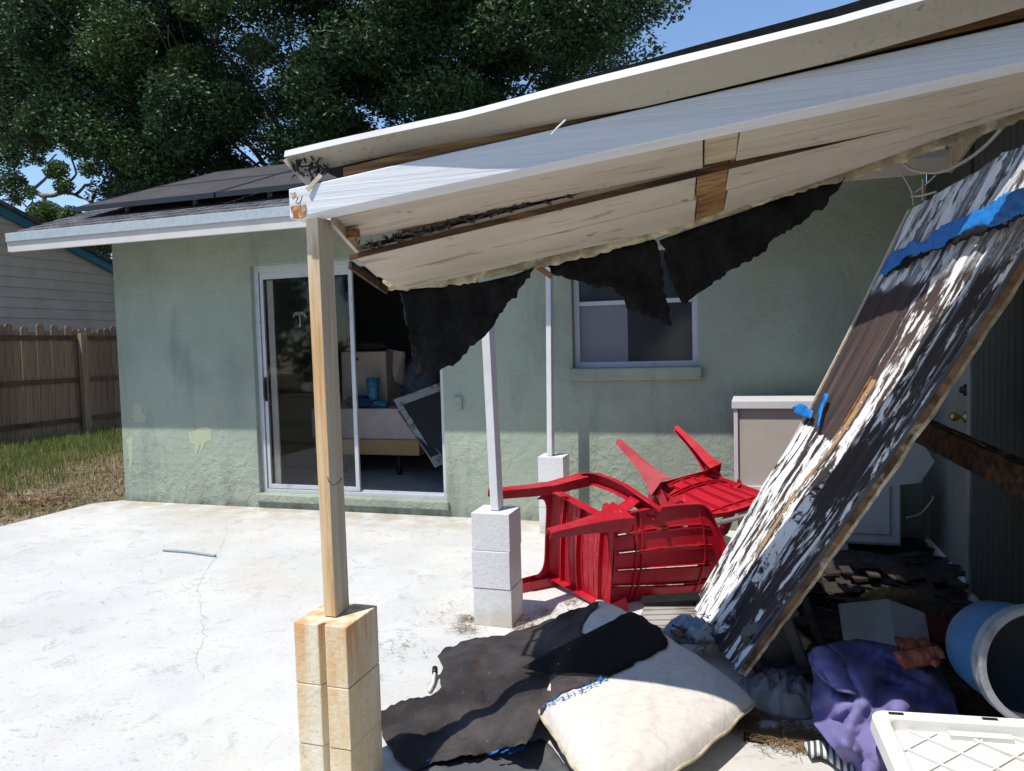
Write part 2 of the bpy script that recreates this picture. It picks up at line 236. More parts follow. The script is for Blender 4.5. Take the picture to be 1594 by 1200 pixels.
M_concrete = mat('bare_grey_block', (.50, .50, .48), [N(col=(.42, .42, .41), scale=5, lo=.45, hi=.62), N(col=(.50, .50, .47), scale=12, lo=.6, hi=.7, amt=.6)], [N(scale=50, st=.9, d=.008)], rough=.95)
M_greyplastic = mat('grey_louvre_plastic', (.13, .13, .13), [N(col=(.07, .07, .07), scale=6, lo=.45, hi=.65)], rough=.6)
M_sock = mat('striped_knit', (.55, .55, .54), [N(col=(.07, .07, .075), kind='wave', dir='X', scale=16, dist=.5, lo=.5, hi=.56)], [N(scale=120, st=.3, d=.003)], rough=.95)
M_cabinet = mat('white_laminate', (.56, .56, .57), [N(col=(.42, .41, .40), scale=4, lo=.5, hi=.7, amt=.5)], rough=.5)
M_beigepanel = mat('beige_hardboard', (.44, .40, .35), [N(col=(.38, .345, .30), scale=2, lo=.4, hi=.7)], rough=.7)
M_plank = mat('weathered_grey_decking', (.34, .32, .29), [N(col=(.20, .18, .155), scale=4, lo=.45, hi=.65)], [N(scale=20, st=.4, d=.004)], rough=.9)
M_hay = mat('torn_wood_fibre', (.52, .36, .16), [N(col=(.30, .16, .06), scale=9, lo=.45, hi=.65)], rough=.9, vary=-.4)
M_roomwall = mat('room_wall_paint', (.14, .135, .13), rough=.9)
M_roomfloor = mat('room_floor_tile', (.40, .41, .42), [N(col=(.30, .30, .31), scale=3, lo=.4, hi=.7)], rough=.5)
M_cardboard = mat('cardboard_box', (.55, .34, .15), rough=.8)
M_pinkbox = mat('pinkish_mattress_fabric', (.60, .49, .45), [N(col=(.50, .41, .38), scale=5, lo=.45, hi=.65)], rough=.9)
M_basket = mat('pale_woven_basket', (.56, .47, .38), [N(col=(.22, .18, .14), kind='wave', scale=30, dist=1, lo=.5, hi=.8, amt=.7)], rough=.8)
M_boot = mat('blue_rubber_boot', (.02, .17, .30), [N(col=(.35, .50, .42), kind='voronoi', scale=42, lo=.30, hi=.2, amt=.9)], rough=.4)
M_bluecloth = mat('dark_blue_cloth', (.02, .05, .12), rough=.9)
M_greybag = mat('grey_bin_bag', (.13, .14, .17), [N(col=(.08, .08, .10), scale=5, lo=.45, hi=.6)], [N(scale=9, dist=1, st=.6, d=.02)], rough=.5)
M_screenframe = mat('grey_metal_screen_frame', (.40, .38, .35), [N(col=(.15, .14, .125), scale=14, lo=.5, hi=.65)], rough=.55, metal=.2)
M_mesh = mat('dark_screen_mesh', (.03, .03, .032), rough=.8)
M_desk = mat('dark_green_drawer', (.09, .11, .085), rough=.5)
M_shelfwood = mat('brown_shelf_edge', (.38, .22, .12), rough=.7)
M_rust = mat('rust_stain_plate', (.34, .12, .04), [N(col=(.60, .42, .22), scale=22, lo=.45, hi=.6)], rough=.9)
M_cord = mat('white_cable', (.50, .50, .47), rough=.5)
M_outlet = mat('painted_outlet_cover', (.30, .37, .29), rough=.6)
M_paper = mat('off_white_paper', (.62, .60, .55), rough=.8)

# ------------------------------------------------------------------ helpers
COL = scene.collection
ORG = {}
def thing(name, label, cat, loc, group=None):
    o = bpy.data.objects.new(name, None); COL.objects.link(o); o.location = loc; o.empty_display_size = .1
    o['label'] = label; o['category'] = cat
    if group: o['group'] = group
    ORG[o.name] = Vector(loc); return o
def tag(o, label, cat, group=None):
    o['label'] = label; o['category'] = cat
    if group: o['group'] = group
    return o
class MB:
    def __init__(s): s.v = []; s.f = []; s.m = []; s.uv = None; s.attr = {}
    def add(s, verts, faces, mi=0):
        b = len(s.v); s.v += [tuple(p) for p in verts]; s.f += [tuple(b+i for i in f) for f in faces]; s.m += [mi]*len(faces); return s
    def box(s, x0, x1, y0, y1, z0, z1, mi=0):
        x0, x1 = sorted((x0, x1)); y0, y1 = sorted((y0, y1)); z0, z1 = sorted((z0, z1))
        return s.hexa([(x0, y0, z0), (x1, y0, z0), (x1, y1, z0), (x0, y1, z0)], [(x0, y0, z1), (x1, y0, z1), (x1, y1, z1), (x0, y1, z1)], mi)
    def hexa(s, a, b, mi=0):
        return s.add(list(a)+list(b), [(3, 2, 1, 0), (4, 5, 6, 7), (0, 1, 5, 4), (1, 2, 6, 5), (2, 3, 7, 6), (3, 0, 4, 7)], mi)
    def beam(s, p0, p1, w, h, up=(0, 0, 1), mi=0, w2=None, h2=None):
        p0 = Vector(p0); p1 = Vector(p1); d = (p1-p0).normalized(); side = d.cross(Vector(up)).normalized(); u = side.cross(d).normalized()
        w2 = w if w2 is None else w2; h2 = h if h2 is None else h2
        q = lambda p, w, h: [p-side*w/2-u*h/2, p+side*w/2-u*h/2, p+side*w/2+u*h/2, p-side*w/2+u*h/2]
        a = q(p0, w, h); b = q(p1, w2, h2)
        return s.add(a+b, [(0, 1, 2, 3), (7, 6, 5, 4), (4, 5, 1, 0), (5, 6, 2, 1), (6, 7, 3, 2), (7, 4, 0, 3)], mi)
    def sweep(s, path, prof, up=(0, 0, 1), caps=True, mi=0):
        """prof(t) -> closed 2-D outline (side, up) at path fraction t"""
        P = [Vector(p) for p in path]; n = len(P); rings = []
        for i, p in enumerate(P):
            d = (P[min(i+1, n-1)]-P[max(i-1, 0)]).normalized(); side = d.cross(Vector(up))
            if side.length < 1e-4: side = d.cross(Vector((0, 1, .1)))
            side.normalize(); u = side.cross(d).normalized()
            rings.append([p+side*a+u*b for a, b in prof(i/(n-1))])
        k = len(rings[0]); b0 = len(s.v)
        for r in rings: s.v += [tuple(q) for q in r]
        F = []
        for i in range(n-1):
            for j in range(k):
                a = b0+i*k+j; b = b0+i*k+(j+1) % k; F.append((a, b, b+k, a+k))
        if caps: F.append(tuple(b0+j for j in reversed(range(k)))); F.append(tuple(b0+(n-1)*k+j for j in range(k)))
        s.f += F; s.m += [mi]*len(F); return s
    def tube(s, path, r, seg=8, mi=0, caps=True):
        rf = r if callable(r) else (lambda t: r)
        return s.sweep(path, lambda t: [(rf(t)*math.cos(2*math.pi*j/seg), rf(t)*math.sin(2*math.pi*j/seg)) for j in range(seg)], caps=caps, mi=mi)
    def lathe(s, org, axis, prof, seg=24, mi=0, caps=True):
        """prof: list of (distance along axis, radius)"""
        org = Vector(org); ax = Vector(axis).normalized(); a = ax.orthogonal().normalized(); b = ax.cross(a); b0 = len(s.v); k = seg
        for h, r in prof:
            for j in range(seg):
                t = 2*math.pi*j/seg; s.v.append(tuple(org+ax*h+a*(r*math.cos(t))+b*(r*math.sin(t))))
        F = []
        for i in range(len(prof)-1):
            for j in range(k): F.append((b0+i*k+j, b0+i*k+(j+1) % k, b0+(i+1)*k+(j+1) % k, b0+(i+1)*k+j))
        if caps: F.append(tuple(b0+j for j in reversed(range(k)))); F.append(tuple(b0+(len(prof)-1)*k+j for j in range(k)))
        s.f += F; s.m += [mi]*len(F); return s
    def grid(s, fn, nu, nv, mi=0, closed=False):
        b0 = len(s.v)
        for i in range(nu+1):
            for j in range(nv+1): s.v.append(tuple(fn(i/nu, j/nv)))
        F = []
        for i in range(nu):
            for j in range(nv):
                a = b0+i*(nv+1)+j; F.append((a, a+nv+1, a+nv+2, a+1))
        s.f += F; s.m += [mi]*len(F); return s
    def build(s, name, mats, parent=None, org=None, smooth=False, bevel=0, solid=0, subsurf=0, fixn=False, kind=None):
        me = bpy.data.meshes.new(name)
        o0 = ORG[parent.name] if parent is not None else Vector(org or (0, 0, 0))
        vs = np.array(s.v, dtype=float)-np.array(o0)[None, :]
        me.from_pydata(vs.tolist(), [], s.f); me.validate()
        mats = mats if isinstance(mats, (list, tuple)) else [mats]
        for mt in mats: me.materials.append(mt)
        if len(mats) > 1 and len(me.polygons) == len(s.m): me.polygons.foreach_set('material_index', s.m)
        if fixn:
            bm = bmesh.new(); bm.from_mesh(me); bmesh.ops.recalc_face_normals(bm, faces=bm.faces); bm.to_mesh(me); bm.free()
        if smooth: me.polygons.foreach_set('use_smooth', [True]*len(me.polygons))
        o = bpy.data.objects.new(name, me); COL.objects.link(o)
        if parent is not None: o.parent = parent; ORG[o.name] = o0
        else: o.location = o0; ORG[o.name] = o0
        if bevel:
            b = o.modifiers.new('bevel', 'BEVEL'); b.width = bevel; b.segments = 2; b.limit_method = 'ANGLE'; b.angle_limit = math.radians(40)
        if solid:
            b = o.modifiers.new('solid', 'SOLIDIFY'); b.thickness = abs(solid); b.offset = -1 if solid > 0 else 1
        if subsurf:
            b = o.modifiers.new('subsurf', 'SUBSURF'); b.levels = b.render_levels = subsurf
        if kind: o['kind'] = kind
        return o
def nz(x, y=0, z=0): return mnoise.noise(Vector((x, y, z)))
def fbm(x, y=0, z=0, o=4):
    r = 0; a = .5; f = 1
    for _ in range(o): r += a*nz(x*f, y*f, z*f); a *= .5; f *= 2.1
    return r
def ragged(pts, amp, step, seed=0, skip=()):
    """subdivide an outline and make its edges torn; skip = indices of edges left straight"""
    out = []; n = len(pts)
    for i in range(n):
        a = Vector(pts[i][:2]); b = Vector(pts[(i+1) % n][:2]); L = (b-a).length; k = max(1, int(L/step)); nn = Vector((-(b-a).y, (b-a).x))/max(L, 1e-6)
        for j in range(k):
            p = a.lerp(b, j/k)
            if i not in skip and j > 0:
                q = fbm(p.x*.045+seed, p.y*.045)*3.2+nz(p.x*.21, p.y*.21, seed)*1.5; p = p+nn*amp*q
            out.append(p)
    return out
def sheet(name, outline, fn, mats, parent=None, org=None, edge=30, solid=.004, smooth=True):
    """a torn sheet: outline in flat (a, b) coordinates, fn(a, b) -> point in the scene"""
    P = [Vector((p[0], p[1])) for p in outline]; n = len(P)
    def inside(x, y):
        c = False; j = n-1
        for i in range(n):
            if (P[i].y > y) != (P[j].y > y) and x < (P[j].x-P[i].x)*(y-P[i].y)/(P[j].y-P[i].y)+P[i].x: c = not c
            j = i
        return c
    x0 = min(p.x for p in P); x1 = max(p.x for p in P); y0 = min(p.y for p in P); y1 = max(p.y for p in P); e2 = edge*.6; pts = list(P); r = random.Random(1)
    y = y0
    while y < y1:
        x = x0
        while x < x1:
            q = Vector((x+r.uniform(-.2, .2)*e2, y+r.uniform(-.2, .2)*e2))
            if inside(q.x, q.y) and min((q-p).length_squared for p in P) > (e2*.35)**2: pts.append(q)
            x += e2
        y += e2
    vo, eo, fo, _, _, _ = delaunay_2d_cdt(pts, [(i, (i+1) % n) for i in range(n)], [], 1, 1e-5)
    s = MB(); s.v = [tuple(fn(v.x, v.y)) for v in vo]; s.f = [tuple(f) for f in fo]; s.m = [0]*len(s.f)
    return s.build(name, mats, parent, org, smooth=smooth, solid=solid)
def idw(ctrl, x, y, p=2.2):
    a = b = 0
    for cx, cy, h in ctrl:
        w = 1/(((x-cx)**2+(y-cy)**2)**(p/2)+1e-3); a += w*h; b += w
    return a/b
def copy_thing(src, loc, rot=None, label=None, scale=None):
    c = src.copy(); COL.objects.link(c); c.location = loc
    if rot is not None: c.rotation_euler = rot
    if scale: c.scale = scale
    if label: c['label'] = label
    for ch in list(src.children):
        d = ch.copy(); COL.objects.link(d); d.parent = c
        for g in list(ch.children):
            e = g.copy(); COL.objects.link(e); e.parent = d
    return c

# ================================================================== SETTING
WY = 6.0                                                     # front face of the house wall
s = MB(); s.box(-60, 60, -30, 90, -.6, -.03); g = s.build('ground', M_soil, kind='structure')
def patio_mesh():
    s = MB(); pts = [(-6.42, -2.5), (4.5, -2.5), (4.5, 6.15), (1.25, 6.15), (-6.2, 6.05), (-6.42, 5.82)]
    n = len(pts); s.add([(x, y, 0) for x, y in pts]+[(x, y, -.14) for x, y in pts], [tuple(range(n)), tuple(reversed(range(n, 2*n)))]+[(i+n, (i+1) % n+n, (i+1) % n, i) for i in range(n)])
    return s
patio = patio_mesh().build('patio', M_patio, bevel=.012, kind='structure')
def ribbon(pts, w, z):
    s = MB(); P = [Vector(p) for p in pts]
    for i in range(len(P)-1):
        d = (P[i+1]-P[i]).normalized(); sd_ = Vector((-d.y, d.x, 0)); wa = w*(.5+.8*abs(nz(i*.9, 3))); wb = w*(.5+.8*abs(nz((i+1)*.9, 3)))
        a, b = P[i], P[i+1]
        s.add([(a.x-sd_.x*wa, a.y-sd_.y*wa, z), (b.x-sd_.x*wb, b.y-sd_.y*wb, z), (b.x+sd_.x*wb, b.y+sd_.y*wb, z), (a.x+sd_.x*wa, a.y+sd_.y*wa, z)], [(0, 1, 2, 3)])
    return s
cr = []
for a, b in zip([(352, 830), (346, 850), (322, 888), (308, 915), (312, 945), (318, 985), (309, 1030)], [(346, 850), (322, 888), (308, 915), (312, 945), (318, 985), (309, 1030), (316, 1060)]):
    p, q = az_(*a), az_(*b)
    for k in range(9):
        c = p.lerp(q, k/9); c.x += .035*nz(c.x*14, c.y*14)+.02*nz(c.x*50, c.y*50); c.y += .02*nz(c.y*35, 5); cr.append(c)
ribbon(cr, .0014, .0015).build('patio_crack', M_crack, kind='structure')

# ------------------------------------------------------------------ HOUSE
HX0, HX1 = -6.16, 1.18
house = thing('house', 'green stucco house with open sliding door, low shingle roof and white fascia', 'house', (HX0, WY, 0))
DX0, DX1, DZ0, DZ1 = -4.52, -2.58, .14, 2.31
WX0, WX1, WZ0, WZ1 = -1.41, -.41, 1.29, 2.26
s = MB(); T = .2
def wall_cells(xs, zs, holes):
    for i in range(len(xs)-1):
        for j in range(len(zs)-1):
            cx = (xs[i]+xs[i+1])/2; cz = (zs[j]+zs[j+1])/2
            if any(a < cx < b and c < cz < d for a, b, c, d in holes): continue
            yield xs[i], xs[i+1], zs[j], zs[j+1]
HOLES = [(DX0, DX1, DZ0, DZ1), (WX0, WX1, WZ0, WZ1)]
# one welded sheet for the outer face, so the stucco has no seams, plus reveals
xs = sorted({HX0, HX1, DX0, DX1, WX0, WX1}); zs = sorted({-.1, 2.82, DZ0, DZ1, WZ0, WZ1})
bm = bmesh.new()
for a, b, c, d in wall_cells(xs, zs, HOLES):
    fr = [bm.verts.new((x, WY, z)) for x, z in ((a, c), (b, c), (b, d), (a, d))]; bm.faces.new(fr)
bmesh.ops.remove_doubles(bm, verts=bm.verts, dist=1e-4)
r = bmesh.ops.extrude_face_region(bm, geom=bm.faces[:])
bmesh.ops.translate(bm, verts=[v for v in r['geom'] if isinstance(v, bmesh.types.BMVert)], vec=(0, T, 0))
bmesh.ops.recalc_face_normals(bm, faces=bm.faces)
bm.verts.ensure_lookup_table(); s = MB(); s.v = [tuple(v.co) for v in bm.verts]; s.f = [tuple(v.index for v in f.verts) for f in bm.faces]; s.m = [0]*len(s.f); bm.free()
wall = s.build('wall', M_stucco, house, bevel=.008)
s = MB(); s.box(HX0, HX0+.2, WY+.2, 10.4, -.1, 2.78); s.build('side_wall', M_stucco, house)
# gable triangle
s = MB(); s.add([(HX0+.03, WY+.2, 2.78), (HX0+.03, 10.4, 2.78), (HX0+.03, 8.2, 3.62), (HX0+.15, WY+.2, 2.78), (HX0+.15, 10.4, 2.78), (HX0+.15, 8.2, 3.62)], [(0, 1, 2), (5, 4, 3), (0, 2, 5, 3), (1, 4, 5, 2)]); s.build('gable', M_stucco, house)
# roof: deck, shingles, fascia, drip edge
EY, EX = 5.3, -6.68
rz = lambda y: 2.655+.375*(y-EY) if y <= 8.2 else 2.655+.375*(2*8.2-EY-y)
s = MB()
s.hexa([(EX+.02, EY+.03, rz(EY)-.07), (1.6, EY+.03, rz(EY)-.07), (1.6, 8.2, rz(8.2)-.08), (EX+.02, 8.2, rz(8.2)-.08)], [(EX+.02, EY+.03, rz(EY)-.01), (1.6, EY+.03, rz(EY)-.01), (1.6, 8.2, rz(8.2)-.01), (EX+.02, 8.2, rz(8.2)-.01)])
s.hexa([(EX+.02, 8.2, rz(8.2)-.08), (1.6, 8.2, rz(8.2)-.08), (1.6, 11.1, rz(11.1)-.08), (EX+.02, 11.1, rz(11.1)-.08)], [(EX+.02, 8.2, rz(8.2)-.01), (1.6, 8.2, rz(8.2)-.01), (1.6, 11.1, rz(11.1)-.01), (EX+.02, 11.1, rz(11.1)-.01)])
roof = s.build('roof', M_shingle, house)
sh = None; cnt = 0
for row in range(8):
    y0 = EY-.017+row*.145*.936
    for k in range(34 if row < 5 else 22):
        x0 = EX-.02+k*.305-(row % 2)*.15+random.uniform(-.01, .01)
        x1 = x0+.298
        if x0 < EX-.02: x0 = EX-.02
        if x1-x0 < .05 or x0 > 1.1: continue
        if sh is None or random.random() < .2 or x0 == EX-.02:
            s = MB(); w = x1-x0; L = .30; t = .009
            s.hexa([(0, 0, 0), (w, 0, 0), (w, L, .375*L-.008), (0, L, .375*L-.008)], [(0, 0, t+random.uniform(0, .006)), (w, 0, t+random.uniform(0, .006)), (w, L, .375*L-.003), (0, L, .375*L-.003)])
            o = s.build('shingle', M_shingle, roof); 
            o.data.transform(Matrix.Translation(ORG[roof.name])); 
            if w > .28: sh = o
        else: o = sh.copy(); COL.objects.link(o); o.parent = roof
        o.location = Vector((x0, y0, rz(y0)+.004+row*.0008))-ORG[roof.name]
# shingles above the built rows, joined
s = MB()
for row in range(8, 22):
    y0 = EY-.017+row*.1357
    for k in range(26):
        x0 = EX-.02+k*.305-(row % 2)*.15; x0 = max(x0, EX-.02); x1 = x0+.29
        z = rz(y0)+.006; L = .15; t = .008
        s.hexa([(x0, y0, z), (x1, y0, z), (x1, y0+L, z+.375*L-.006), (x0, y0+L, z+.375*L-.006)], [(x0, y0, z+t), (x1, y0, z+t), (x1, y0+L, z+.375*L), (x0, y0+L, z+.375*L)])
s.build('upper_shingles', M_shingle, roof, kind='stuff')
s = MB(); s.box(EX+.03, 1.18, EY, EY+.025, 2.495, 2.62); s.build('fascia_board', M_fasciahouse, house, bevel=.003)
s = MB(); s.box(EX, 1.18, EY-.018, EY-.001, 2.59, 2.672); s.build('drip_edge', M_drip, house, bevel=.003)
s = MB(); s.hexa([(EX+.06, EY+.03, 2.56), (1.18, EY+.03, 2.56), (1.18, WY-.002, 2.80), (EX+.06, WY-.002, 2.80)], [(EX+.06, EY+.03, 2.57), (1.18, EY+.03, 2.57), (1.18, WY-.002, 2.81), (EX+.06, WY-.002, 2.81)]); s.build('soffit', M_fasciahouse, house)
s = MB(); s.hexa([(EX, EY, 2.50), (EX+.03, EY, 2.50), (EX+.03, 8.2, rz(8.2)-.17), (EX, 8.2, rz(8.2)-.17)], [(EX, EY, 2.655), (EX+.03, EY, 2.655), (EX+.03, 8.2, rz(8.2)-.01), (EX, 8.2, rz(8.2)-.01)]); s.build('rake_board', M_fasciahouse, house)
# paint smears on the wall
for c, pts in enumerate([[(294, 672), (318, 664), (331, 668), (329, 684), (318, 690), (313, 704), (312, 690), (304, 712), (303, 692), (296, 690)], [(208, 628), (219, 627), (221, 644), (229, 649), (222, 658), (208, 657)], [(197, 682), (206, 680), (207, 712), (203, 735), (200, 712)]]):
    sheet('paint_smear', ragged(pts, 1.5, 4, c), lambda a, b: ay_(a, b, WY-.0022), M_smear, house, edge=30, solid=0)

# sliding door
door = MB()
for a in ((DX0, DX0+.05, DZ0, DZ1), (DX1-.045, DX1, DZ0, DZ1), (DX0+.05, DX1-.045, DZ1-.06, DZ1), (DX0+.05, DX1-.045, DZ0, DZ0+.035)):
    door.box(a[0], a[1], WY+.05, WY+.15, a[2], a[3])
door.box(DX0+.05, DX1-.045, WY+.092, WY+.1, DZ0+.035, DZ0+.05)
sd_ = door.build('sliding_door', M_alu, house, bevel=.003)
SX0, SX1 = DX0+.06, -3.47
s = MB()
for a in ((SX0, SX0+.032, DZ0+.04, DZ1-.06), (SX1-.04, SX1, DZ0+.04, DZ1-.06), (SX0+.032, SX1-.04, DZ1-.13, DZ1-.06), (SX0+.032, SX1-.04, DZ0+.04, DZ0+.08)):
    s.box(a[0], a[1], WY+.06, WY+.088, a[2], a[3])
s.build('sash', M_alu, sd_, bevel=.003)
s = MB(); s.box(SX0+.032, SX1-.04, WY+.07, WY+.076, DZ0+.08, DZ1-.13); s.build('glass_pane', M_glass, sd_)
s = MB(); s.box(SX0+.05, SX0+.115, WY+.1, WY+.115, DZ0+.05, DZ1-.14); s.build('rear_stile', M_beigepanel, sd_)
s = MB(); s.box(SX0+.01, SX0+.035, WY+.045, WY+.06, 1.02, 1.25); s.box(SX0+.015, SX0+.03, WY+.03, WY+.045, 1.05, 1.22); s.build('handle', M_blackmetal, sd_, bevel=.003)
# sill of the door
s = MB(); s.box(DX0-.03, DX1+.03, WY-.03, WY-.002, .06, DZ0-.004); s.build('door_sill', M_stucco, house, bevel=.008)
# window
win = MB()
for a in ((WX0, WX0+.045, WZ0, WZ1), (WX1-.045, WX1, WZ0, WZ1), (WX0+.045, WX1-.045, WZ1-.04, WZ1), (WX0+.045, WX1-.045, WZ0, WZ0+.045), (WX0+.045, WX1-.045, 1.80, 1.835)):
    win.box(a[0], a[1], WY+.07, WY+.12, a[2], a[3])
wi = win.build('window', M_winframe, house, bevel=.003)
s = MB(); s.box(WX0+.045, WX1-.045, WY+.095, WY+.10, WZ0+.045, 1.80); s.build('glass_pane', M_dusty, wi)
s = MB(); s.box(WX0+.045, WX1-.045, WY+.085, WY+.09, 1.835, WZ1-.04); s.build('glass_pane', M_dusty, wi)
s = MB(); s.box(WX0+.046, WX0+.44, WY+.091, WY+.0945, WZ0+.046, 1.799); s.build('curtain', M_curtain, wi)
s = MB(); s.box(WX0-.03, WX1+.03, WY-.05, WY+.07, WZ0-.10, WZ0-.002); s.build('window_sill', M_stucco, house, bevel=.01)
# outlet
c = ay_(714, 627, WY)
ou = MB().box(c.x-.035, c.x+.035, WY-.022, WY-.002, c.z-.06, c.z+.06).build('electrical_outlet', M_outlet, house, bevel=.004)
for dz in (-.028, .028): MB().box(c.x-.02, c.x+.02, WY-.028, WY-.0225, c.z+dz-.02, c.z+dz+.02).build('socket', M_stucco, ou, bevel=.003)

# the room behind the sliding door
RB = 10.2
s = MB()
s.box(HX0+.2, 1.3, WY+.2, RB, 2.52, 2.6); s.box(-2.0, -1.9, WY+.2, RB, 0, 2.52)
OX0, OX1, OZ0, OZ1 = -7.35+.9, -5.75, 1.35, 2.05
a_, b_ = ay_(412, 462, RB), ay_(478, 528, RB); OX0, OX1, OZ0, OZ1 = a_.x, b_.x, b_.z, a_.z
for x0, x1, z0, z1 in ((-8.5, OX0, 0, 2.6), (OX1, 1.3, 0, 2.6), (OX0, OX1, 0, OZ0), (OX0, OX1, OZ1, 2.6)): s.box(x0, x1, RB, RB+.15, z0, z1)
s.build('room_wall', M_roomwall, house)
MB().box(HX0+.2, 1.3, WY+.2, RB, .02, .13).build('room_floor', M_roomfloor, house)
MB().box(OX0, OX1, RB+.03, RB+.06, (OZ0+OZ1)/2-.02, (OZ0+OZ1)/2+.02).build('rear_window_rail', M_shelfwood, house)

# wing on the right: wall boards, door
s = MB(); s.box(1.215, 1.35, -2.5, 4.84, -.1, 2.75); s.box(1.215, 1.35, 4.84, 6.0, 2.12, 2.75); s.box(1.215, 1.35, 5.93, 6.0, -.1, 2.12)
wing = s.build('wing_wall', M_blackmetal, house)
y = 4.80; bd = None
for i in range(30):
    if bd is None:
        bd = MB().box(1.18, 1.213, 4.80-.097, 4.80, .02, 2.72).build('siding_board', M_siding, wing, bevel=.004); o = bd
    else:
        o = bd.copy(); COL.objects.link(o); o.parent = wing; o.location = (0, -i*.102, 0)
b2 = None
for i in range(11):
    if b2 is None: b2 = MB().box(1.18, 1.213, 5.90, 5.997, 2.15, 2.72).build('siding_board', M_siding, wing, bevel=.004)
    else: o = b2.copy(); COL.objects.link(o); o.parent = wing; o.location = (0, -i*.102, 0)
s = MB(); s.box(1.165, 1.215, 4.80, 4.86, 0, 2.15); s.box(1.165, 1.215, 5.93, 5.998, 0, 2.15); s.box(1.165, 1.215, 4.86, 5.93, 2.09, 2.15); s.build('door_casing', M_doorwhite, house, bevel=.004)
s = MB(); s.box(1.195, 1.235, 4.87, 5.92, .03, 2.08)
dr = s.build('side_door', M_doorwhite, house, bevel=.003)
s = MB(); s.lathe((1.195, 5.0, 1.0), (-1, 0, 0), [(0, .033), (.008, .033), (.012, .013), (.035, .012), (.045, .024), (.065, .028), (.082, .02), (.084, 0.001)], 16); s.build('door_knob', M_brass, dr, smooth=True)
s = MB(); s.lathe((1.195, 4.99, 1.16), (-1, 0, 0), [(0, .036), (.012, .034), (.02, .02), (.034, .018), (.036, .001)], 16); s.build('deadbolt', M_blackmetal, dr, smooth=True)
# roof rafter end hanging where the porch met the wing
s = MB(); s.beam((1.17, 5.28, 2.55), (1.17, 4.2, 2.70), .02, .14); s.build('ledger_board', M_beige, house, bevel=.004)

# solar panels
def on_roof(x, y, lift=.13):
    d = ray(x, y); t = (rz(EY)+lift-.375*EY-EYE)/(d[2]-.375*d[1]); return Vector(_C+d*t)
def solar(x0, x1, y0, y1, label):
    zz = lambda y, h: rz(y)+h
    t = thing('solar_panel', label, 'solar panel', ((x0+x1)/2, y0, zz(y0, .1)), 'solar panels on the house roof')
    MB().hexa([(x0+.03, y0+.03, zz(y0+.03, .11)), (x1-.03, y0+.03, zz(y0+.03, .11)), (x1-.03, y1-.03, zz(y1-.03, .11)), (x0+.03, y1-.03, zz(y1-.03, .11))], [(x0+.03, y0+.03, zz(y0+.03, .138)), (x1-.03, y0+.03, zz(y0+.03, .138)), (x1-.03, y1-.03, zz(y1-.03, .138)), (x0+.03, y1-.03, zz(y1-.03, .138))]).build('module_face', M_solar, t)
    s = MB()
    for a, b, c, d in ((x0, x1, y0, y0+.03), (x0, x1, y1-.03, y1), (x0, x0+.03, y0+.03, y1-.03), (x1-.03, x1, y0+.03, y1-.03)):
        s.hexa([(a, c, zz(c, .095)), (b, c, zz(c, .095)), (b, d, zz(d, .095)), (a, d, zz(d, .095))], [(a, c, zz(c, .142)), (b, c, zz(c, .142)), (b, d, zz(d, .142)), (a, d, zz(d, .142))])
    s.build('panel_frame', M_solarframe, t)
    for fx in (.25, .75):
        x = x0+(x1-x0)*fx; MB().box(x-.012, x+.012, y0+.22, y0+.26, rz(y0+.22)+.01, rz(y0+.22)+.11).build('bracket', M_alu, t)
solar(-6.30, -4.66, 5.72, 6.74, 'leftmost solar panel, its front corner over the bare shingles')
solar(-4.64, -3.00, 5.72, 6.74, 'lower solar panel beside the end of the porch beam')
solar(-6.30, -4.66, 6.76, 7.78, 'upper left solar panel, right under the oak leaves')
solar(-4.64, -3.00, 6.76, 7.78, 'upper solar panel behind the end of the porch beam')

# ------------------------------------------------------------------ neighbour, fence, grass
nh = thing('neighbour_house', 'beige clapboard house with teal roof trim beyond the wooden fence', 'house', (-14, 12, 0))
MB().box(-14.3, -14.03, 4, 19, 0, 2.1).build('wall', M_nsiding, nh)
sb = MB()
pk = ax_(0, 325, -14); pr_ = ax_(172, 415, -14); sl = (pr_.z-pk.z)/(pr_.y-pk.y)
zr = lambda y: pk.z+sl*(y-pk.y) if y > 8 else pk.z+sl*(8-pk.y)+sl*-1*(y-8)
for i in range(14):
    z0 = 2.1+i*.205
    y1 = 8+((pk.z+sl*(8-pk.y))-z0)/-sl if sl else 19
    y1 = min(19, y1); y0 = 16-y1
    if y1 <= 8.3: break
    MB().add([(-14.02, y0, z0), (-14.02, y1, z0), (-14.05, y1, z0+.205), (-14.05, y0, z0+.205), (-14.2, y0, z0), (-14.2, y1, z0), (-14.2, y1, z0+.205), (-14.2, y0, z0+.205)], [(0, 1, 2, 3), (7, 6, 5, 4), (4, 5, 1, 0), (3, 2, 6, 7), (1, 5, 6, 2), (0, 3, 7, 4)]).build('clapboard', M_nsiding, nh)
pkz = pk.z+sl*(8-pk.y)
for sgn in (1, -1):
    e = Vector((0, 8+sgn*9, pkz+sl*9)); k = Vector((0, 8, pkz))
    MB().hexa([(-13.95, k.y, k.z-.14), (-13.9, k.y, k.z-.14), (-13.9, e.y, e.z-.14), (-13.95, e.y, e.z-.14)], [(-13.95, k.y, k.z+.02), (-13.9, k.y, k.z+.02), (-13.9, e.y, e.z+.02), (-13.95, e.y, e.z+.02)]).build('rake_trim', M_teal, nh)
    MB().hexa([(-21, k.y, k.z+.02), (-13.8, k.y, k.z+.02), (-13.8, e.y, e.z+.02), (-21, e.y, e.z+.02)], [(-21, k.y, k.z+.1), (-13.8, k.y, k.z+.1), (-13.8, e.y, e.z+.1), (-21, e.y, e.z+.1)]).build('roof', M_shingle, nh)

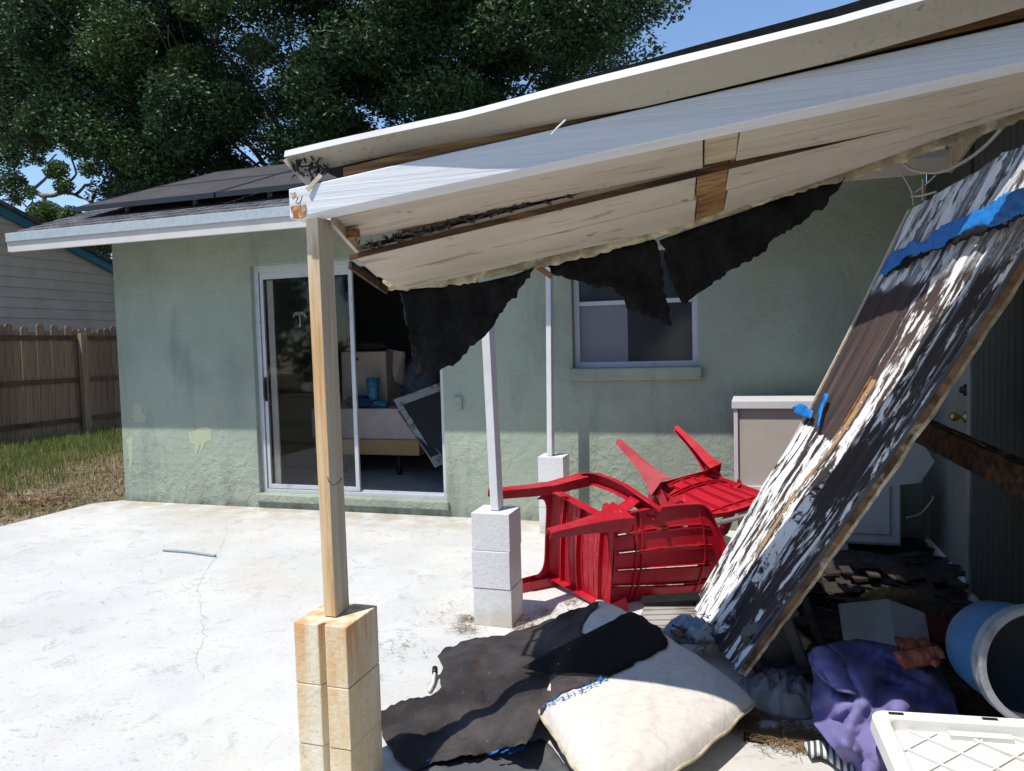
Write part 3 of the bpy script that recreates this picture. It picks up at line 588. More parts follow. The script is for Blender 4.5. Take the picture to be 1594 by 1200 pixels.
fence = thing('fence', 'weathered brown dog-ear picket fence in shade behind the grass', 'fence', (-12, 10, 0))
FX = -12.0; pick = []
def picket():
    w = .138; h = 2.02; c = .035
    s = MB(); o = [(0, 0), (w, 0), (w, h-c), (w-c, h), (c, h), (0, h-c)]; n = 6
    s.add([(FX-.02, a, b) for a, b in o]+[(FX, a, b) for a, b in o], [tuple(reversed(range(n))), tuple(range(n, 2*n))]+[(i, (i+1) % n, (i+1) % n+n, i+n) for i in range(n)]); return s
p0 = None
for i in range(62):
    yy = 5.6+i*.145
    if p0 is None: p0 = picket().build('picket', M_fence, fence); o = p0
    else: o = p0.copy(); COL.objects.link(o); o.parent = fence
    o.location = (random.uniform(-.006, .006), yy, random.uniform(-.03, .015)); o.rotation_euler = (random.uniform(-.006, .006), 0, 0)
for z in (.28, 1.02, 1.80):
    MB().box(FX+.002, FX+.042, 5.6, 14.6, z, z+.085).build('rail', M_rail, fence)
for yy in (6.1, 8.5, 10.75, 13.2):
    MB().box(FX+.043, FX+.13, yy, yy+.14, 0, 1.92).build('post', M_fence, fence, bevel=.005)

# grass, dry grass, leaves on the ground
def blades(name, n, area, hmin, hmax, w, m, label, dens, lean=.5, z0=-.03):
    V = []; Fc = []; k = 0; tries = 0
    while k < n and tries < n*8:
        tries += 1
        x = random.uniform(area[0], area[1]); y = random.uniform(area[2], area[3])
        if random.random() > dens(x, y): continue
        h = random.uniform(hmin, hmax)*(.6+.8*dens(x, y)); a = random.uniform(0, 6.28); l = random.uniform(0, lean)*h; dx, dy = math.cos(a), math.sin(a); b = a+random.uniform(-1, 1)
        sx, sy = -math.sin(b)*w/2, math.cos(b)*w/2; q = len(V)
        V += [(x-sx, y-sy, z0), (x+sx, y+sy, z0), (x+sx*.7+dx*l*.4, y+sy*.7+dy*l*.4, z0+h*.6), (x-sx*.7+dx*l*.4, y-sy*.7+dy*l*.4, z0+h*.6), (x+dx*l, y+dy*l, z0+h)]
        Fc += [(q, q+1, q+2, q+3), (q+3, q+2, q+4)]; k += 1
    s = MB(); s.v = V; s.f = Fc; s.m = [0]*len(Fc); o = s.build(name, m, kind='stuff'); tag(o, label, 'grass'); o['kind'] = 'stuff'; return o
gd = lambda x, y: max(0., min(1., (.5+1.6*fbm(x*.9, y*.9, 3)+(-8.6-x)*.22)))*(1 if y > 4.2 else .3)
blades('grass', 26000, (-11.95, -6.35, 5.2, 12.5), .05, .17, .007, M_grass, 'patchy green grass growing between the patio and the fence', gd)
blades('dry_grass', 12000, (-11.5, -6.45, 4.6, 9.5), .02, .06, .006, M_straw, 'short dry straw coloured grass at the patio edge', lambda x, y: max(0, min(1, .7-1.5*fbm(x*.9, y*.9, 3))), lean=1.6)
def litter(name, n, spots, m, label, size=(.012, .03), zf=lambda x, y: .003, cat='leaves', parent=None):
    s = MB()
    for i in range(n):
        cx, cy, r = random.choice(spots); a = random.uniform(0, 6.28); q = r*abs(random.gauss(0, .6)); x = cx+q*math.cos(a); y = cy+q*math.sin(a); z = zf(x, y)+random.uniform(0, .012)
        L = random.uniform(*size); b = random.uniform(0, 6.28); t = random.uniform(-.5, .5); w = L*random.uniform(.25, .5)
        u = Vector((math.cos(b), math.sin(b), t*.5))*L; v = Vector((-math.sin(b), math.cos(b), random.uniform(-.5, .5)))*w; p = Vector((x, y, z+.3*L*abs(t)))
        s.add([p-u, p-v, p+u, p+v], [(0, 1, 2, 3)])
    o = s.build(name, m, kind='stuff'); tag(o, label, cat); return o
litter('leaf_litter', 2600, [(-9, 6.5, 2.4), (-7.3, 5.8, 1.0), (-7.0, 7.5, 1.5)], M_deadleaf, 'fallen brown leaves scattered on the dry yard', (.02, .045), lambda x, y: -.025)

# ------------------------------------------------------------------ TREES
def leaf_cloud(centers, radii, counts, lw, ll, seed=0, shape=None):
    r = np.random.RandomState(seed); P = []
    for c, rad, n in zip(centers, radii, counts):
        d = r.normal(size=(n, 3)); d /= np.linalg.norm(d, axis=1)[:, None]; q = r.rand(n)**(1/2.2)
        P.append(np.array(c)+d*q[:, None]*np.array(rad))
    P = np.concatenate(P); n = len(P)
    a = r.normal(size=(n, 3)); a[:, 2] *= .6; a /= np.linalg.norm(a, axis=1)[:, None]
    b = np.cross(a, r.normal(size=(n, 3))); b /= np.linalg.norm(b, axis=1)[:, None]
    sz = r.uniform(.7, 1.25, n)[:, None]
    V = np.empty((n, 4, 3)); V[:, 0] = P-a*ll/2*sz; V[:, 1] = P+b*lw/2*sz; V[:, 2] = P+a*ll/2*sz; V[:, 3] = P-b*lw/2*sz
    return V.reshape(-1, 3)
def quads_obj(name, V, m, parent):
    n = len(V)//4; me = bpy.data.meshes.new(name); V = V-np.array(ORG[parent.name])[None, :]
    me.vertices.add(len(V)); me.vertices.foreach_set('co', V.astype(np.float32).ravel())
    me.loops.add(4*n); me.loops.foreach_set('vertex_index', np.arange(4*n, dtype=np.int32))
    me.polygons.add(n); me.polygons.foreach_set('loop_start', np.arange(0, 4*n, 4, dtype=np.int32)); me.polygons.foreach_set('loop_total', np.full(n, 4, dtype=np.int32))
    me.update(); me.materials.append(m)
    o = bpy.data.objects.new(name, me); COL.objects.link(o); o.parent = parent; return o
oak = thing('oak_tree', 'huge dense dark green oak spreading over the house roof', 'tree', (-8.5, 15, 0))
s = MB(); br = []
def branch(p, d, L, r0, depth, rr):
    pts = [Vector(p)]; d = Vector(d).normalized()
    n = 6
    for i in range(n):
        d = (d+Vector((rr.uniform(-.22, .22), rr.uniform(-.22, .22), rr.uniform(-.1, .2)))).normalized(); pts.append(pts[-1]+d*L/n)
    s.tube(pts, lambda t: r0*(1-.6*t), 7)
    if depth > 0:
        for k in range(3):
            i = rr.randint(2, n); dd = (d+Vector((rr.uniform(-1, 1), rr.uniform(-1, 1), rr.uniform(-.3, .5)))).normalized(); branch(pts[i], dd, L*.68, r0*.5, depth-1, rr)
    br.append(pts[-1])
rr = random.Random(3)
s.tube([(-8.5, 15, -.1), (-8.4, 14.9, 1.2), (-8.6, 14.8, 2.6), (-8.3, 14.7, 3.8)], lambda t: .48-.16*t, 12)
for a in range(7):
    t = a/7*6.28+.3; branch((-8.4, 14.8, 3.4), (math.cos(t), math.sin(t)*.6, .55), 6.0, .07, 2, rr)
s.build('trunk', M_bark, oak, smooth=True)
r = np.random.RandomState(11); C = []; R_ = []; Nn = []
def crown_pt():
    while True:
        x = r.uniform(-19.5, -.6); y = r.uniform(10.6, 17.5); z = r.uniform(3.4, 12.5)
        # underside: low on the left, rising to the right; right end rounded
        c = Vector(((x+9.6)/9.2, (y-14)/3.6, (z-7.6)/4.9))
        if c.length > 1: continue
        low = 3.9+max(0, (x+13)*.06)+.5*nz(x*.5, y*.5)
        if z < low: continue
        return x, y, z
nC = 0
while nC < 760:
    x, y, z = crown_pt()
    # keep the side that faces the yard full, thin the back and the far top
    if y > 14.5 and r.rand() < .55: continue
    if z > 9.5 and r.rand() < .5: continue
    if x < -14.6 and z < 5.6: continue
    v_ = np.array([x, y, z-EYE]); dz_ = v_@_F; px_ = 797+F_PX*(v_@_R2)/dz_; py_ = 600-F_PX*(v_@_U2)/dz_
    if px_ < 165 and py_ > 205+30*nz(px_*.02, 3)+px_*.15: continue             # the crown stops short over the neighbour's roof
    if px_ > 1045-py_*.75: continue                                             # and ends right of the ridge
    k = nz(x*.35, y*.35, z*.35)
    if k < -.33 and x > -15: continue
    C.append((x, y, z)); R_.append(np.array([.68, .68, .42])*r.uniform(.6, 1.15)); Nn.append(r.randint(700, 980)); nC += 1
crownV = leaf_cloud(C, R_, Nn, .042, .095, 5)
quads_obj('crown', crownV, M_leaf, oak)
print('oak leaves', len(crownV)//4)

# small crooked tree on the left, sky behind it
bt = thing('small_tree', 'small sparse tree with twisted grey branches beyond the neighbour roof', 'tree', (-19, 17, 0))
s = MB(); DY = 17.0
def curvy(pts, r0, r1):
    P = [ay_(a, b, DY+.4*nz(a*.02, b*.02)) for a, b in pts]; Q = []
    for i in range(len(P)-1):
        for k in range(4):
            q = P[i].lerp(P[i+1], k/4); q += Vector((nz(q.x*2, q.z*2), 0, nz(q.z*2, q.x*2+4)))*.14; Q.append(q)
    Q.append(P[-1]); s.tube(Q, lambda t: r0+(r1-r0)*t, 6)
curvy([(60, 420), (70, 350), (72, 308), (50, 296), (28, 276), (5, 272)], .10, .03)
curvy([(110, 395), (118, 335), (140, 318), (150, 300), (138, 296)], .07, .03)
curvy([(72, 308), (95, 303), (118, 303), (132, 288), (150, 286)], .07, .025)
curvy([(50, 296), (62, 286), (80, 270), (75, 255), (88, 240)], .05, .02)
curvy([(95, 303), (100, 285), (118, 268), (112, 250), (124, 238)], .045, .02)
curvy([(28, 276), (20, 262), (32, 250), (28, 236)], .04, .015)
curvy([(118, 303), (135, 310), (148, 330), (140, 345)], .045, .02)
curvy([(5, 308), (20, 310), (40, 318), (50, 308)], .04, .02)
s.build('trunk', M_barkpale, bt, smooth=True)
C = []; R_ = []; Nn = []
for px, py, rad, n in [(70, 335, .62, 2400), (88, 265, .42, 900), (60, 225, .5, 900), (100, 290, .35, 500), (15, 285, .6, 1300), (140, 262, .4, 600), (45, 300, .3, 250), (150, 330, .35, 500), (15, 235, .8, 2200), (40, 205, .7, 2000), (110, 335, .4, 800), (10, 340, .3, 300), (25, 310, .28, 260), (120, 230, .5, 1000), (155, 380, .8, 3000), (60, 250, .25, 250)]:
    C.append(tuple(ay_(px, py, DY-.2))); R_.append(np.array([rad, rad*.7, rad*.7])); Nn.append(n)
quads_obj('crown', leaf_cloud(C, R_, Nn, .05, .11, 9), M_leafB, bt)
# low hedge seen in the gap between the houses
hg = thing('bush', 'green bush glimpsed between the neighbour gable and the green wall', 'bush', (-13.5, 17.5, 0))
MB().tube([(-13.5, 17.5, 0), (-13.4, 17.5, 2)], .05, 6).build('stem', M_bark, hg)
quads_obj('foliage', leaf_cloud([(-13.6, 17.5, 1.9), (-12.4, 17.6, 2.4), (-14.8, 17.6, 2.2)], [(1, .8, 2), (1, .8, 1.6), (1, .8, 1.7)], [5000, 4000, 4000], .06, .11, 12), M_leafB, hg)

bh = thing('garden_hedge', 'tall green garden hedge across the yard, mirrored in the door glass', 'hedge', (-12, -13, 0))
MB().tube([(-12, -13.5, -.1), (-12, -13.4, 2.5)], .12, 7).build('stem', M_bark, bh)
rg = np.random.RandomState(4); hc = [(x, -13.3+rg.uniform(-.8, .8), rg.uniform(.6, 6.8)) for x in np.linspace(-30, 2, 130)]
quads_obj('foliage', leaf_cloud(hc, [(1.1, .9, 1.1)]*130, [420]*130, .16, .26, 15), M_leafB, bh)

# ------------------------------------------------------------------ PILLARS AND POSTS
def block_piece(x0, x1, y0, y1, z0, z1, m, parent, groove=None):
    s = MB()
    if groove:
        g0, g1, gd_ = groove; o = [(x0, y0), (g0, y0), (g0+.008, y0+gd_), (g1-.006, y0+gd_), (g1, y0), (x1, y0), (x1, y1), (x0, y1)]
    else: o = [(x0, y0), (x1, y0), (x1, y1), (x0, y1)]
    n = len(o); s.add([(a, b, z0) for a, b in o]+[(a, b, z1) for a, b in o], [tuple(reversed(range(n))), tuple(range(n, 2*n))]+[(i, (i+1) % n, (i+1) % n+n, i+n) for i in range(n)])
    return s.build('concrete_block', m, parent, bevel=.003)
def pillar(x0, x1, y0, y1, m, label, groove=None, jit=.002, seed=0):
    t = thing('block_pillar', label, 'pillar', ((x0+x1)/2, (y0+y1)/2, 0), 'block pillars under the porch posts'); r = random.Random(seed)
    for i in range(3):
        a = r.uniform(-jit, jit); b = r.uniform(-jit, jit)
        block_piece(x0+a, x1+a, y0+b, y1+b, i*.2035+(.0015 if i else 0), (i+1)*.2035-.0005, m, t, (groove[0]+a, groove[1]+a, groove[2]) if groove else None)
    s = MB(); s.box(x0+.006, x1-.006, y0+.006 if not groove else y0+.035, y1-.006, 0, .605); s.build('mortar', M_concrete if not groove else m, t)
    return t
pillar(-1.441, -1.246, 2.055, 2.265, M_blockrust, 'rust-stained cream block pillar with a vertical groove, nearest the camera', groove=(-1.349, -1.325, .03), seed=1)
pillar(-1.440, -1.226, 3.667, 3.872, M_block, 'white painted block pillar beside the toppled red chair', seed=2)
pillar(-1.622, -1.417, 5.612, 5.815, M_block, 'white painted block pillar farthest back, close to the green wall', seed=3)
def stud(p0, p1, w, d, mats, label):
    t = MB(); p0 = Vector(p0); p1 = Vector(p1)
    q = lambda p: [(p.x-w/2, p.y-d/2, p.z), (p.x+w/2, p.y-d/2, p.z), (p.x+w/2, p.y+d/2, p.z), (p.x-w/2, p.y+d/2, p.z)]
    t.hexa(q(p0), q(p1)); t.m[3] = 1 if len(mats) > 1 else 0
    o = t.build('porch_post', mats, org=p0, bevel=.003); tag(o, label, 'post', 'wooden porch posts'); return o
stud((-1.345, 2.165, .613), (-1.343, 2.150, 1.925), .045, .089, [M_postwood, M_postpale], 'bare yellow pine post on the rust-stained pillar')
# nails and bent wire on the near post
s = MB(); c = ay_(521, 748, 2.10); s.tube([c+Vector((-.025, 0, .01)), c+Vector((-.01, -.02, .0)), c+Vector((.005, -.02, -.012)), c+Vector((.02, -.01, -.004)), c+Vector((.028, 0, .01))], .0016, 6)
tag(s.build('wire_hook', M_blackmetal, org=c), 'thin bent wire hook low on the yellow pine post', 'hook')
stud((-1.325, 3.77, .613), (-1.343, 3.745, 1.76), .045, .089, [M_whiteV], 'white post standing on the middle block pillar')
stud((-1.535, 5.69, .613), (-1.505, 5.69, 2.35), .04, .089, [M_whiteV], 'white post nearest the green wall, left of the window')

# ------------------------------------------------------------------ COLLAPSED PORCH ROOF
pr = thing('porch_roof', 'collapsed white porch roof edge with peeling cream planks and torn black felt', 'porch roof', (0, 2.1, 1.9))
def plank(fl, fr, br_, bl, th, name, m, nseg=24, wob=.002, bev=.003, parent=pr, endcut=0):
    """underside corners front-left, front-right, back-right, back-left; th = thickness upward"""
    fl, fr, br_, bl = map(Vector, (fl, fr, br_, bl)); s = MB(); rings = []
    up = Vector((0, 0, th)) if not isinstance(th, Vector) else th
    for i in range(nseg+1):
        t = i/nseg; a = fl.lerp(fr, t); b = bl.lerp(br_, t); w = Vector((0, nz(a.x*3, a.y)*wob, nz(a.x*2.3, 7)*wob*1.5)); w2 = Vector((0, nz(a.x*3, a.y+9)*wob, nz(a.x*2.3, 17)*wob*1.5))
        rings.append([a+w, b+w2, b+w2+up, a+w+up])
    b0 = 0
    for r_ in rings: s.v += [tuple(q) for q in r_]
    for i in range(nseg):
        for j in range(4):
            a = i*4+j; b = i*4+(j+1) % 4; s.f.append((a, a+4, b+4, b)); s.m.append(0)
    s.f.append((0, 1, 2, 3)); s.m.append(0); e = nseg*4; s.f.append((e+3, e+2, e+1, e)); s.m.append(0)
    return s.build(name, m, parent, bevel=bev)
XR = 1.17
zb = lambda x: 1.916+.108*(x+1.38)
def bz(y0, dz0, dz1, xa, xb): return (xa, y0, zb(xa)+dz0), (xb, y0, zb(xb)+dz1)
# main beam
beam = plank((-1.393, 2.06, zb(-1.39)), (XR, 2.06, zb(XR)-.01), (XR, 2.15, zb(XR)-.01), (-1.393, 2.15, zb(-1.39)), .094, 'beam', M_beam, bev=.004)
for k, pts in enumerate(([(452, 322), (474, 318), (476, 336), (470, 341), (456, 340)], [(451, 300), (460, 298), (462, 304), (456, 308), (453, 306)])):
    sheet('rust_stain', ragged(pts, 1.2, 3, k), lambda a, b: ay_(a, b, 2.0575), M_rust, beam, edge=6, solid=0)
s = MB(); c = ay_(468, 313, 2.055); s.tube([c+Vector((-.008, 0, .012)), c+Vector((-.01, -.012, -.004)), c+Vector((0, -.014, -.012)), c+Vector((.009, -.012, -.002)), c+Vector((.009, -.004, .014))], .0016, 6); s.build('hook', M_blackmetal, beam)
# fascia, tipped forward over the beam
def fpt(px, py, Y): return ay_(px, py, Y)
fb = [fpt(497, 266, 2.135), fpt(720, 220, 2.10), fpt(1000, 167, 2.06), fpt(1300, 96, 2.035), fpt(1594, 12, 2.02)]
ft = [fpt(443, 243, 2.06), fpt(720, 182, 2.01), fpt(1000, 112, 1.975), fpt(1300, 38, 1.955), fpt(1594, -46, 1.945)]
def ext(L): d = (L[-1]-L[-2]).normalized(); return L+[L[-1]+d*.5]
fb = ext(fb); ft = ext(ft)
def lerpl(L, t):
    k = t*(len(L)-1); i = min(int(k), len(L)-2); return L[i].lerp(L[i+1], k-i)
s = MB(); n = 50
for i in range(n+1):
    t = i/n; a = lerpl(fb, t); b = lerpl(ft, t); w = .003*nz(a.x*3.1, 3)
    nrm = Vector((0, .66, .75))*.022; a = a+Vector((0, 0, w)); b = b+Vector((0, 0, w))
    s.v += [tuple(a), tuple(b), tuple(b+nrm), tuple(a+nrm)]
for i in range(n):
    for j in range(4): a = i*4+j; b = i*4+(j+1) % 4; s.f.append((b, b+4, a+4, a)); s.m.append(0)
s.f.append((3, 2, 1, 0)); s.m.append(0); e = n*4; s.f.append((e, e+1, e+2, e+3)); s.m.append(0)
fas = s.build('fascia_board', M_fascia, pr, fixn=True, bevel=.002)
s = MB()
for i in range(n+1):
    t = i/n; b = lerpl(ft, t)+Vector((0, 0, .003*nz(lerpl(fb, t).x*3.1, 3))); k = .019+.004*nz(b.x*2, 8)
    s.v += [tuple(b+Vector((0, -.004, -.003))), tuple(b+Vector((0, -.004, 0))+Vector((0, .35, .9))*k), tuple(b+Vector((0, .09, .027))+Vector((0, .35, .9))*k), tuple(b+Vector((0, .088, .022)))]
for i in range(n):
    for j in range(4): a = i*4+j; b = i*4+(j+1) % 4; s.f.append((b, b+4, a+4, a)); s.m.append(0)
s.f.append((3, 2, 1, 0)); s.m.append(0)
s.build('drip_edge', M_white, fas, fixn=True)
# shingle layer above it, and decking inside
s = MB(); n = 60
for i in range(n+1):
    t = i/n; b = lerpl(ft, t); k = .030+.010*nz(b.x*4, 2)+(.014*max(0, min(1, (b.x+.35)*2)))-.016*max(0, min(1, (-.45-b.x)*3))
    s.v += [tuple(b+Vector((0, .015, .016))), tuple(b+Vector((0, .012, k))), tuple(b+Vector((0, .85, k-.03))), tuple(b+Vector((0, .85, -.04)))]
for i in range(n):
    for j in range(4): a = i*4+j; b = i*4+(j+1) % 4; s.f.append((b, b+4, a+4, a)); s.m.append(0)
s.f.append((3, 2, 1, 0)); s.m.append(0)
s.build('shingle_layer', M_felt, pr, fixn=True)
plank((-1.30, 2.155, zb(-1.3)+.075), (XR, 2.155, zb(XR)+.085), (XR, 2.88, zb(XR)+.09), (-1.33, 2.88, zb(-1.33)+.02), .022, 'roof_deck', M_rawwood)
plank((-1.22, 2.10, zb(-1.22)+.105), (XR, 2.075, zb(XR)+.10), (XR, 2.15, zb(XR)+.11), (-1.22, 2.15, zb(-1.22)+.108), .03, 'deck_edge', M_rawwood)
# ceiling planks: first row level with the beam underside, second row sagging behind it
PX0, PX1 = -.160, -.045                                         # bare gap in the planks
def row(y0, y1, z0, z1, xl0, xl1, th, name='ceiling_plank', mats=(M_beige, M_paleboard), gap=(-.150, -.052)):
    plank((xl0, y0, z0(xl0)), (gap[0], y0, z0(gap[0])), (gap[0]-.02, y1, z1(gap[0])), (xl1, y1, z1(xl1)), th, name, mats[0], nseg=22, wob=.004)
    plank((gap[0]+.004, y0, z0(gap[0])+.008), (gap[1]-.004, y0, z0(gap[1])+.008), (gap[1]-.02, y1, z1(gap[1])+.008), (gap[0]-.016, y1, z1(gap[0])+.008), th-.008, 'patch_board', mats[1], nseg=2)
    plank((gap[1], y0, z0(gap[1])), (XR, y0, z0(XR)), (XR, y1, z1(XR)), (gap[1]-.02, y1, z1(gap[1])), th, name, mats[0], nseg=22, wob=.004)
ztop = lambda x: zb(x)+.003
row(2.153, 2.46, lambda x: zb(x)+.004, lambda x: zb(x)-.012, -1.30, -1.405, .022, gap=(-.125, -.025))
L2a = lambda x: 1.827+(x+1.41)*(2.010-1.827)/1.07 if x < -.34 else 2.010+(x+.34)*(2.155-2.010)/1.08
L2b = lambda x: (1.738+(x+1.40)*(1.871-1.738)/1.0 if x < -.38 else 1.871+(x+.38)*(2.20-1.871)/1.2)-.008
ymid = 2.64; zm = lambda x: L2a(x)*.52+L2b(x)*.48-.004
row(2.475, ymid, L2a, zm, -1.395, -1.40, .03, mats=(M_beige, M_rawwood), gap=(-.165, -.062))
row(ymid+.004, 2.80, zm, L2b, -1.395, -1.37, .03, mats=(M_beige, M_rawwood), gap=(-.178, -.075))
plank((-1.42, 2.466, L2a(-1.41)+.001), (XR, 2.466, L2a(XR)+.001), (XR, 2.474, L2a(XR)+.001), (-1.42, 2.474, L2a(-1.41)+.001), .020, 'split_edge', M_darkwood, wob=.001)
plank((-1.41, 2.50, L2a(-1.41)+.035), (XR, 2.50, L2a(XR)+.035), (XR, 2.82, L2b(XR)+.033), (-1.39, 2.82, L2b(-1.4)+.033), .02, 'inner_board', M_darkwood)
# ragged cream fibre along the torn back edge
ed = [(598, 452), (640, 450), (742, 440), (745, 432), (850, 416), (930, 397), (1000, 378), (1100, 346), (1150, 330), (1240, 300), (1330, 278), (1420, 246), (1500, 222), (1594, 186)]
eu = [(598, 436), (640, 432), (742, 416), (800, 402), (850, 392), (930, 372), (1000, 354), (1100, 322), (1150, 305), (1240, 276), (1330, 242), (1420, 214), (1500, 188), (1594, 150)]
out = ragged(ed+[(1720, 140), (1720, 120)]+list(reversed(eu)), 2.2, 6, 4)
def edgefn(a, b):
    Y = 2.822+.008*nz(a*.03, b*.03); return ay_(a, b, Y)
sheet('torn_edge', out, edgefn, M_edge, pr, edge=14, solid=.014)
# end of the beam / fascia: broken timber and dry leaf nest
s = MB(); c = ay_(485, 265, 2.10)
rr = random.Random(5)
for i in range(46):
    a = c+Vector((rr.uniform(-.05, .05), rr.uniform(-.03, .03), rr.uniform(-.03, .03))); d = Vector((rr.uniform(-1, 1), rr.uniform(-1, 1), rr.uniform(-1, 1))).normalized()*rr.uniform(.02, .05)
    s.tube([a, a+d*.5+Vector((0, 0, .01)), a+d], lambda t: .004*(1-.7*t), 4)
s.build('debris_clump', M_darkcloth, pr, kind='stuff')
s = MB(); s.beam(ay_(446, 246, 2.075), ay_(487, 290, 2.11), .012, .028); s.beam(ay_(478, 296, 2.05), ay_(500, 272, 2.06), .006, .012); s.build('broken_lath', M_beige, pr)
s = MB(); s.beam(ay_(518, 342, 2.16), ay_(556, 386, 2.45), .014, .035); s.build('broken_lath', M_beige, pr)
s = MB(); s.beam(ay_(541, 365, 2.3), ay_(557, 362, 2.3), .03, .03); s.beam(ay_(553, 362, 2.28), ay_(556, 388, 2.3), .008, .003); s.build('broken_lath', M_rawwood, pr)
s = MB(); s.beam(ay_(545, 412, 2.47), ay_(602, 452, 2.80), .012, .03, mi=0); s.build('split_end', M_darkwood, pr)
# rubbish caught in the slot between the plank rows
s = MB()
for i in range(420):
    x = rr.uniform(-1.38, .25); y = rr.uniform(2.44, 2.50); z = L2a(x)+rr.uniform(.022, .05); d = Vector((rr.uniform(-1, 1), rr.uniform(-.5, .5), rr.uniform(-.5, .5))).normalized()*rr.uniform(.008, .03); p = Vector((x, y, z))
    v = d.cross(Vector((rr.random(), rr.random(), rr.random()))).normalized()*.006
    s.add([p-d, p-v, p+d, p+v], [(0, 1, 2, 3)])
s.build('slot_debris', M_darkcloth, pr, kind='stuff')
s = MB(); c0 = ay_(880, 187, 1.99); s.tube([c0, c0+Vector((-.02, -.02, -.025)), c0+Vector((-.034, -.02, -.04))], .003, 6); s.build('peeled_strip', M_white, fas)
# hanging felt
def hang(Y0, amp, seed, slant=0.0):
    def fn(a, b):
        cr_ = abs(nz(a*.022+seed, b*.006, 3)); return ay_(a, b, Y0+amp*nz(a*.012+seed, b*.004)+amp*.5*nz(a*.03, b*.02, seed)-amp*1.3*max(0, .25-cr_)*4*.35+slant*(b-380))
    return fn
o1 = ragged([(622, 452), (700, 441), (738, 432), (745, 440), (800, 428), (832, 416), (826, 432), (812, 446), (797, 465), (776, 493), (768, 508), (755, 523), (729, 544), (713, 563), (705, 570), (684, 577), (672, 584), (650, 590), (642, 560), (636, 525), (628, 485)], 2.6, 5, 1, skip=(0, 1, 2, 3, 4))
sheet('torn_felt', o1, hang(2.83, .06, 1), M_felt, pr, edge=16, solid=.003)
o2 = ragged([(852, 414), (940, 392), (1018, 372), (1022, 376), (1028, 404), (1034, 440), (1040, 475), (1046, 508), (1034, 505), (1014, 496), (990, 487), (975, 479), (966, 460), (952, 446), (930, 449), (905, 438), (880, 433), (862, 428)], 2.6, 5, 2, skip=(0, 1))
sheet('torn_felt', o2, hang(2.83, .05, 5), M_felt, pr, edge=16, solid=.003)
o3 = ragged([(1026, 374), (1100, 348), (1160, 328), (1240, 300), (1316, 276), (1300, 300), (1288, 318), (1268, 328), (1250, 345), (1222, 364), (1197, 378), (1192, 392), (1160, 408), (1140, 418), (1116, 436), (1098, 450), (1078, 464), (1062, 472), (1055, 458), (1044, 436), (1034, 402)], 2.8, 5, 3, skip=(0, 1, 2, 3))
sheet('torn_felt', o3, hang(2.835, .05, 9), M_felt, pr, edge=16, solid=.003)
s = MB(); s.beam(ay_(838, 416, 2.82), ay_(858, 430, 2.82), .02, .02); s.build('broken_lath', M_rawwood, pr)

# unseen roof piece, added and shaped to shade the floor and slab top
pl = [(-.14, 3.85), (.16, 3.75), (.42, 3.0), (1.17, 2.92), (1.17, 5.27), (.10, 5.27), (.05, 4.66), (-.14, 4.62)]; n = len(pl)
s = MB(); s.add([(x, y, 2.60+.02*(y-3)) for x, y in pl]+[(x, y, 2.68+.02*(y-3)) for x, y in pl], [tuple(reversed(range(n))), tuple(range(n, 2*n))]+[(i, (i+1) % n, (i+1) % n+n, i+n) for i in range(n)])
s.build('unseen_shade_roof', M_beige, pr)

# ------------------------------------------------------------------ FALLEN ROOF PANEL
BL, BR, TR, TL = Vector((-.32, 4.11, 0)), Vector((-.065, 3.07, .15)), Vector((1.09, 2.70, 2.24)), Vector((.72, 4.0, 2.09))
fp = thing('fallen_roof_panel', 'fallen roof slab leaning on the wing, streaked black, brown and peeling white', 'roof panel', BL)
PN = ((TL-BL).cross(BR-BL)).normalized()
if PN.z < 0: PN = -PN
def panel_pt(u, v, h=0.0):
    # torn outline: left edge gets small bites, bottom edge is uneven
    uu = u; vv = v
    a = BL.lerp(BR, uu); b = TL.lerp(TR, uu); p = a.lerp(b, vv)
    sag = -.03*math.sin(math.pi*v)
    return p+PN*(h+sag)
def ph(u, v):
    k = .010*fbm(u*9, v*1.1, 2)+.006*nz(u*26, v*1.6, 5)
    step = .030 if u < .60+.05*nz(v*3, 2) else 0.
    k += step*max(0., min(1., (.52-v)*6))
    ridge = .010*math.exp(-((u-.80)/.018)**2)+.012*math.exp(-((u-.935)/.014)**2)
    return k+ridge+.012*math.exp(-((u-.47-.06*v)/.015)**2)
nu, nv = 110, 150
s = MB(); s.grid(lambda i, j: panel_pt(i*1.0, j+(.012*nz(i*14, 1) if j < .02 else 0), ph(i, j)), nu, nv)
top = s.build('felt_covering', M_panel, fp, smooth=True)
me = top.data; uvl = me.uv_layers.new(name='UVMap')
n1 = nv+1; L = np.empty(len(me.loops), dtype=np.int32); me.loops.foreach_get('vertex_index', L)
U = (L//n1)/nu; Vv = (L % n1)/nv; uvl.data.foreach_set('uv', np.stack([U, Vv], 1).astype(np.float32).ravel())
def smooth(a, b, x):
    t = max(0., min(1., (x-a)/(b-a))); return t*t*(3-2*t)
wa = []; ta = []; ba = []; brn = []; tpa = []
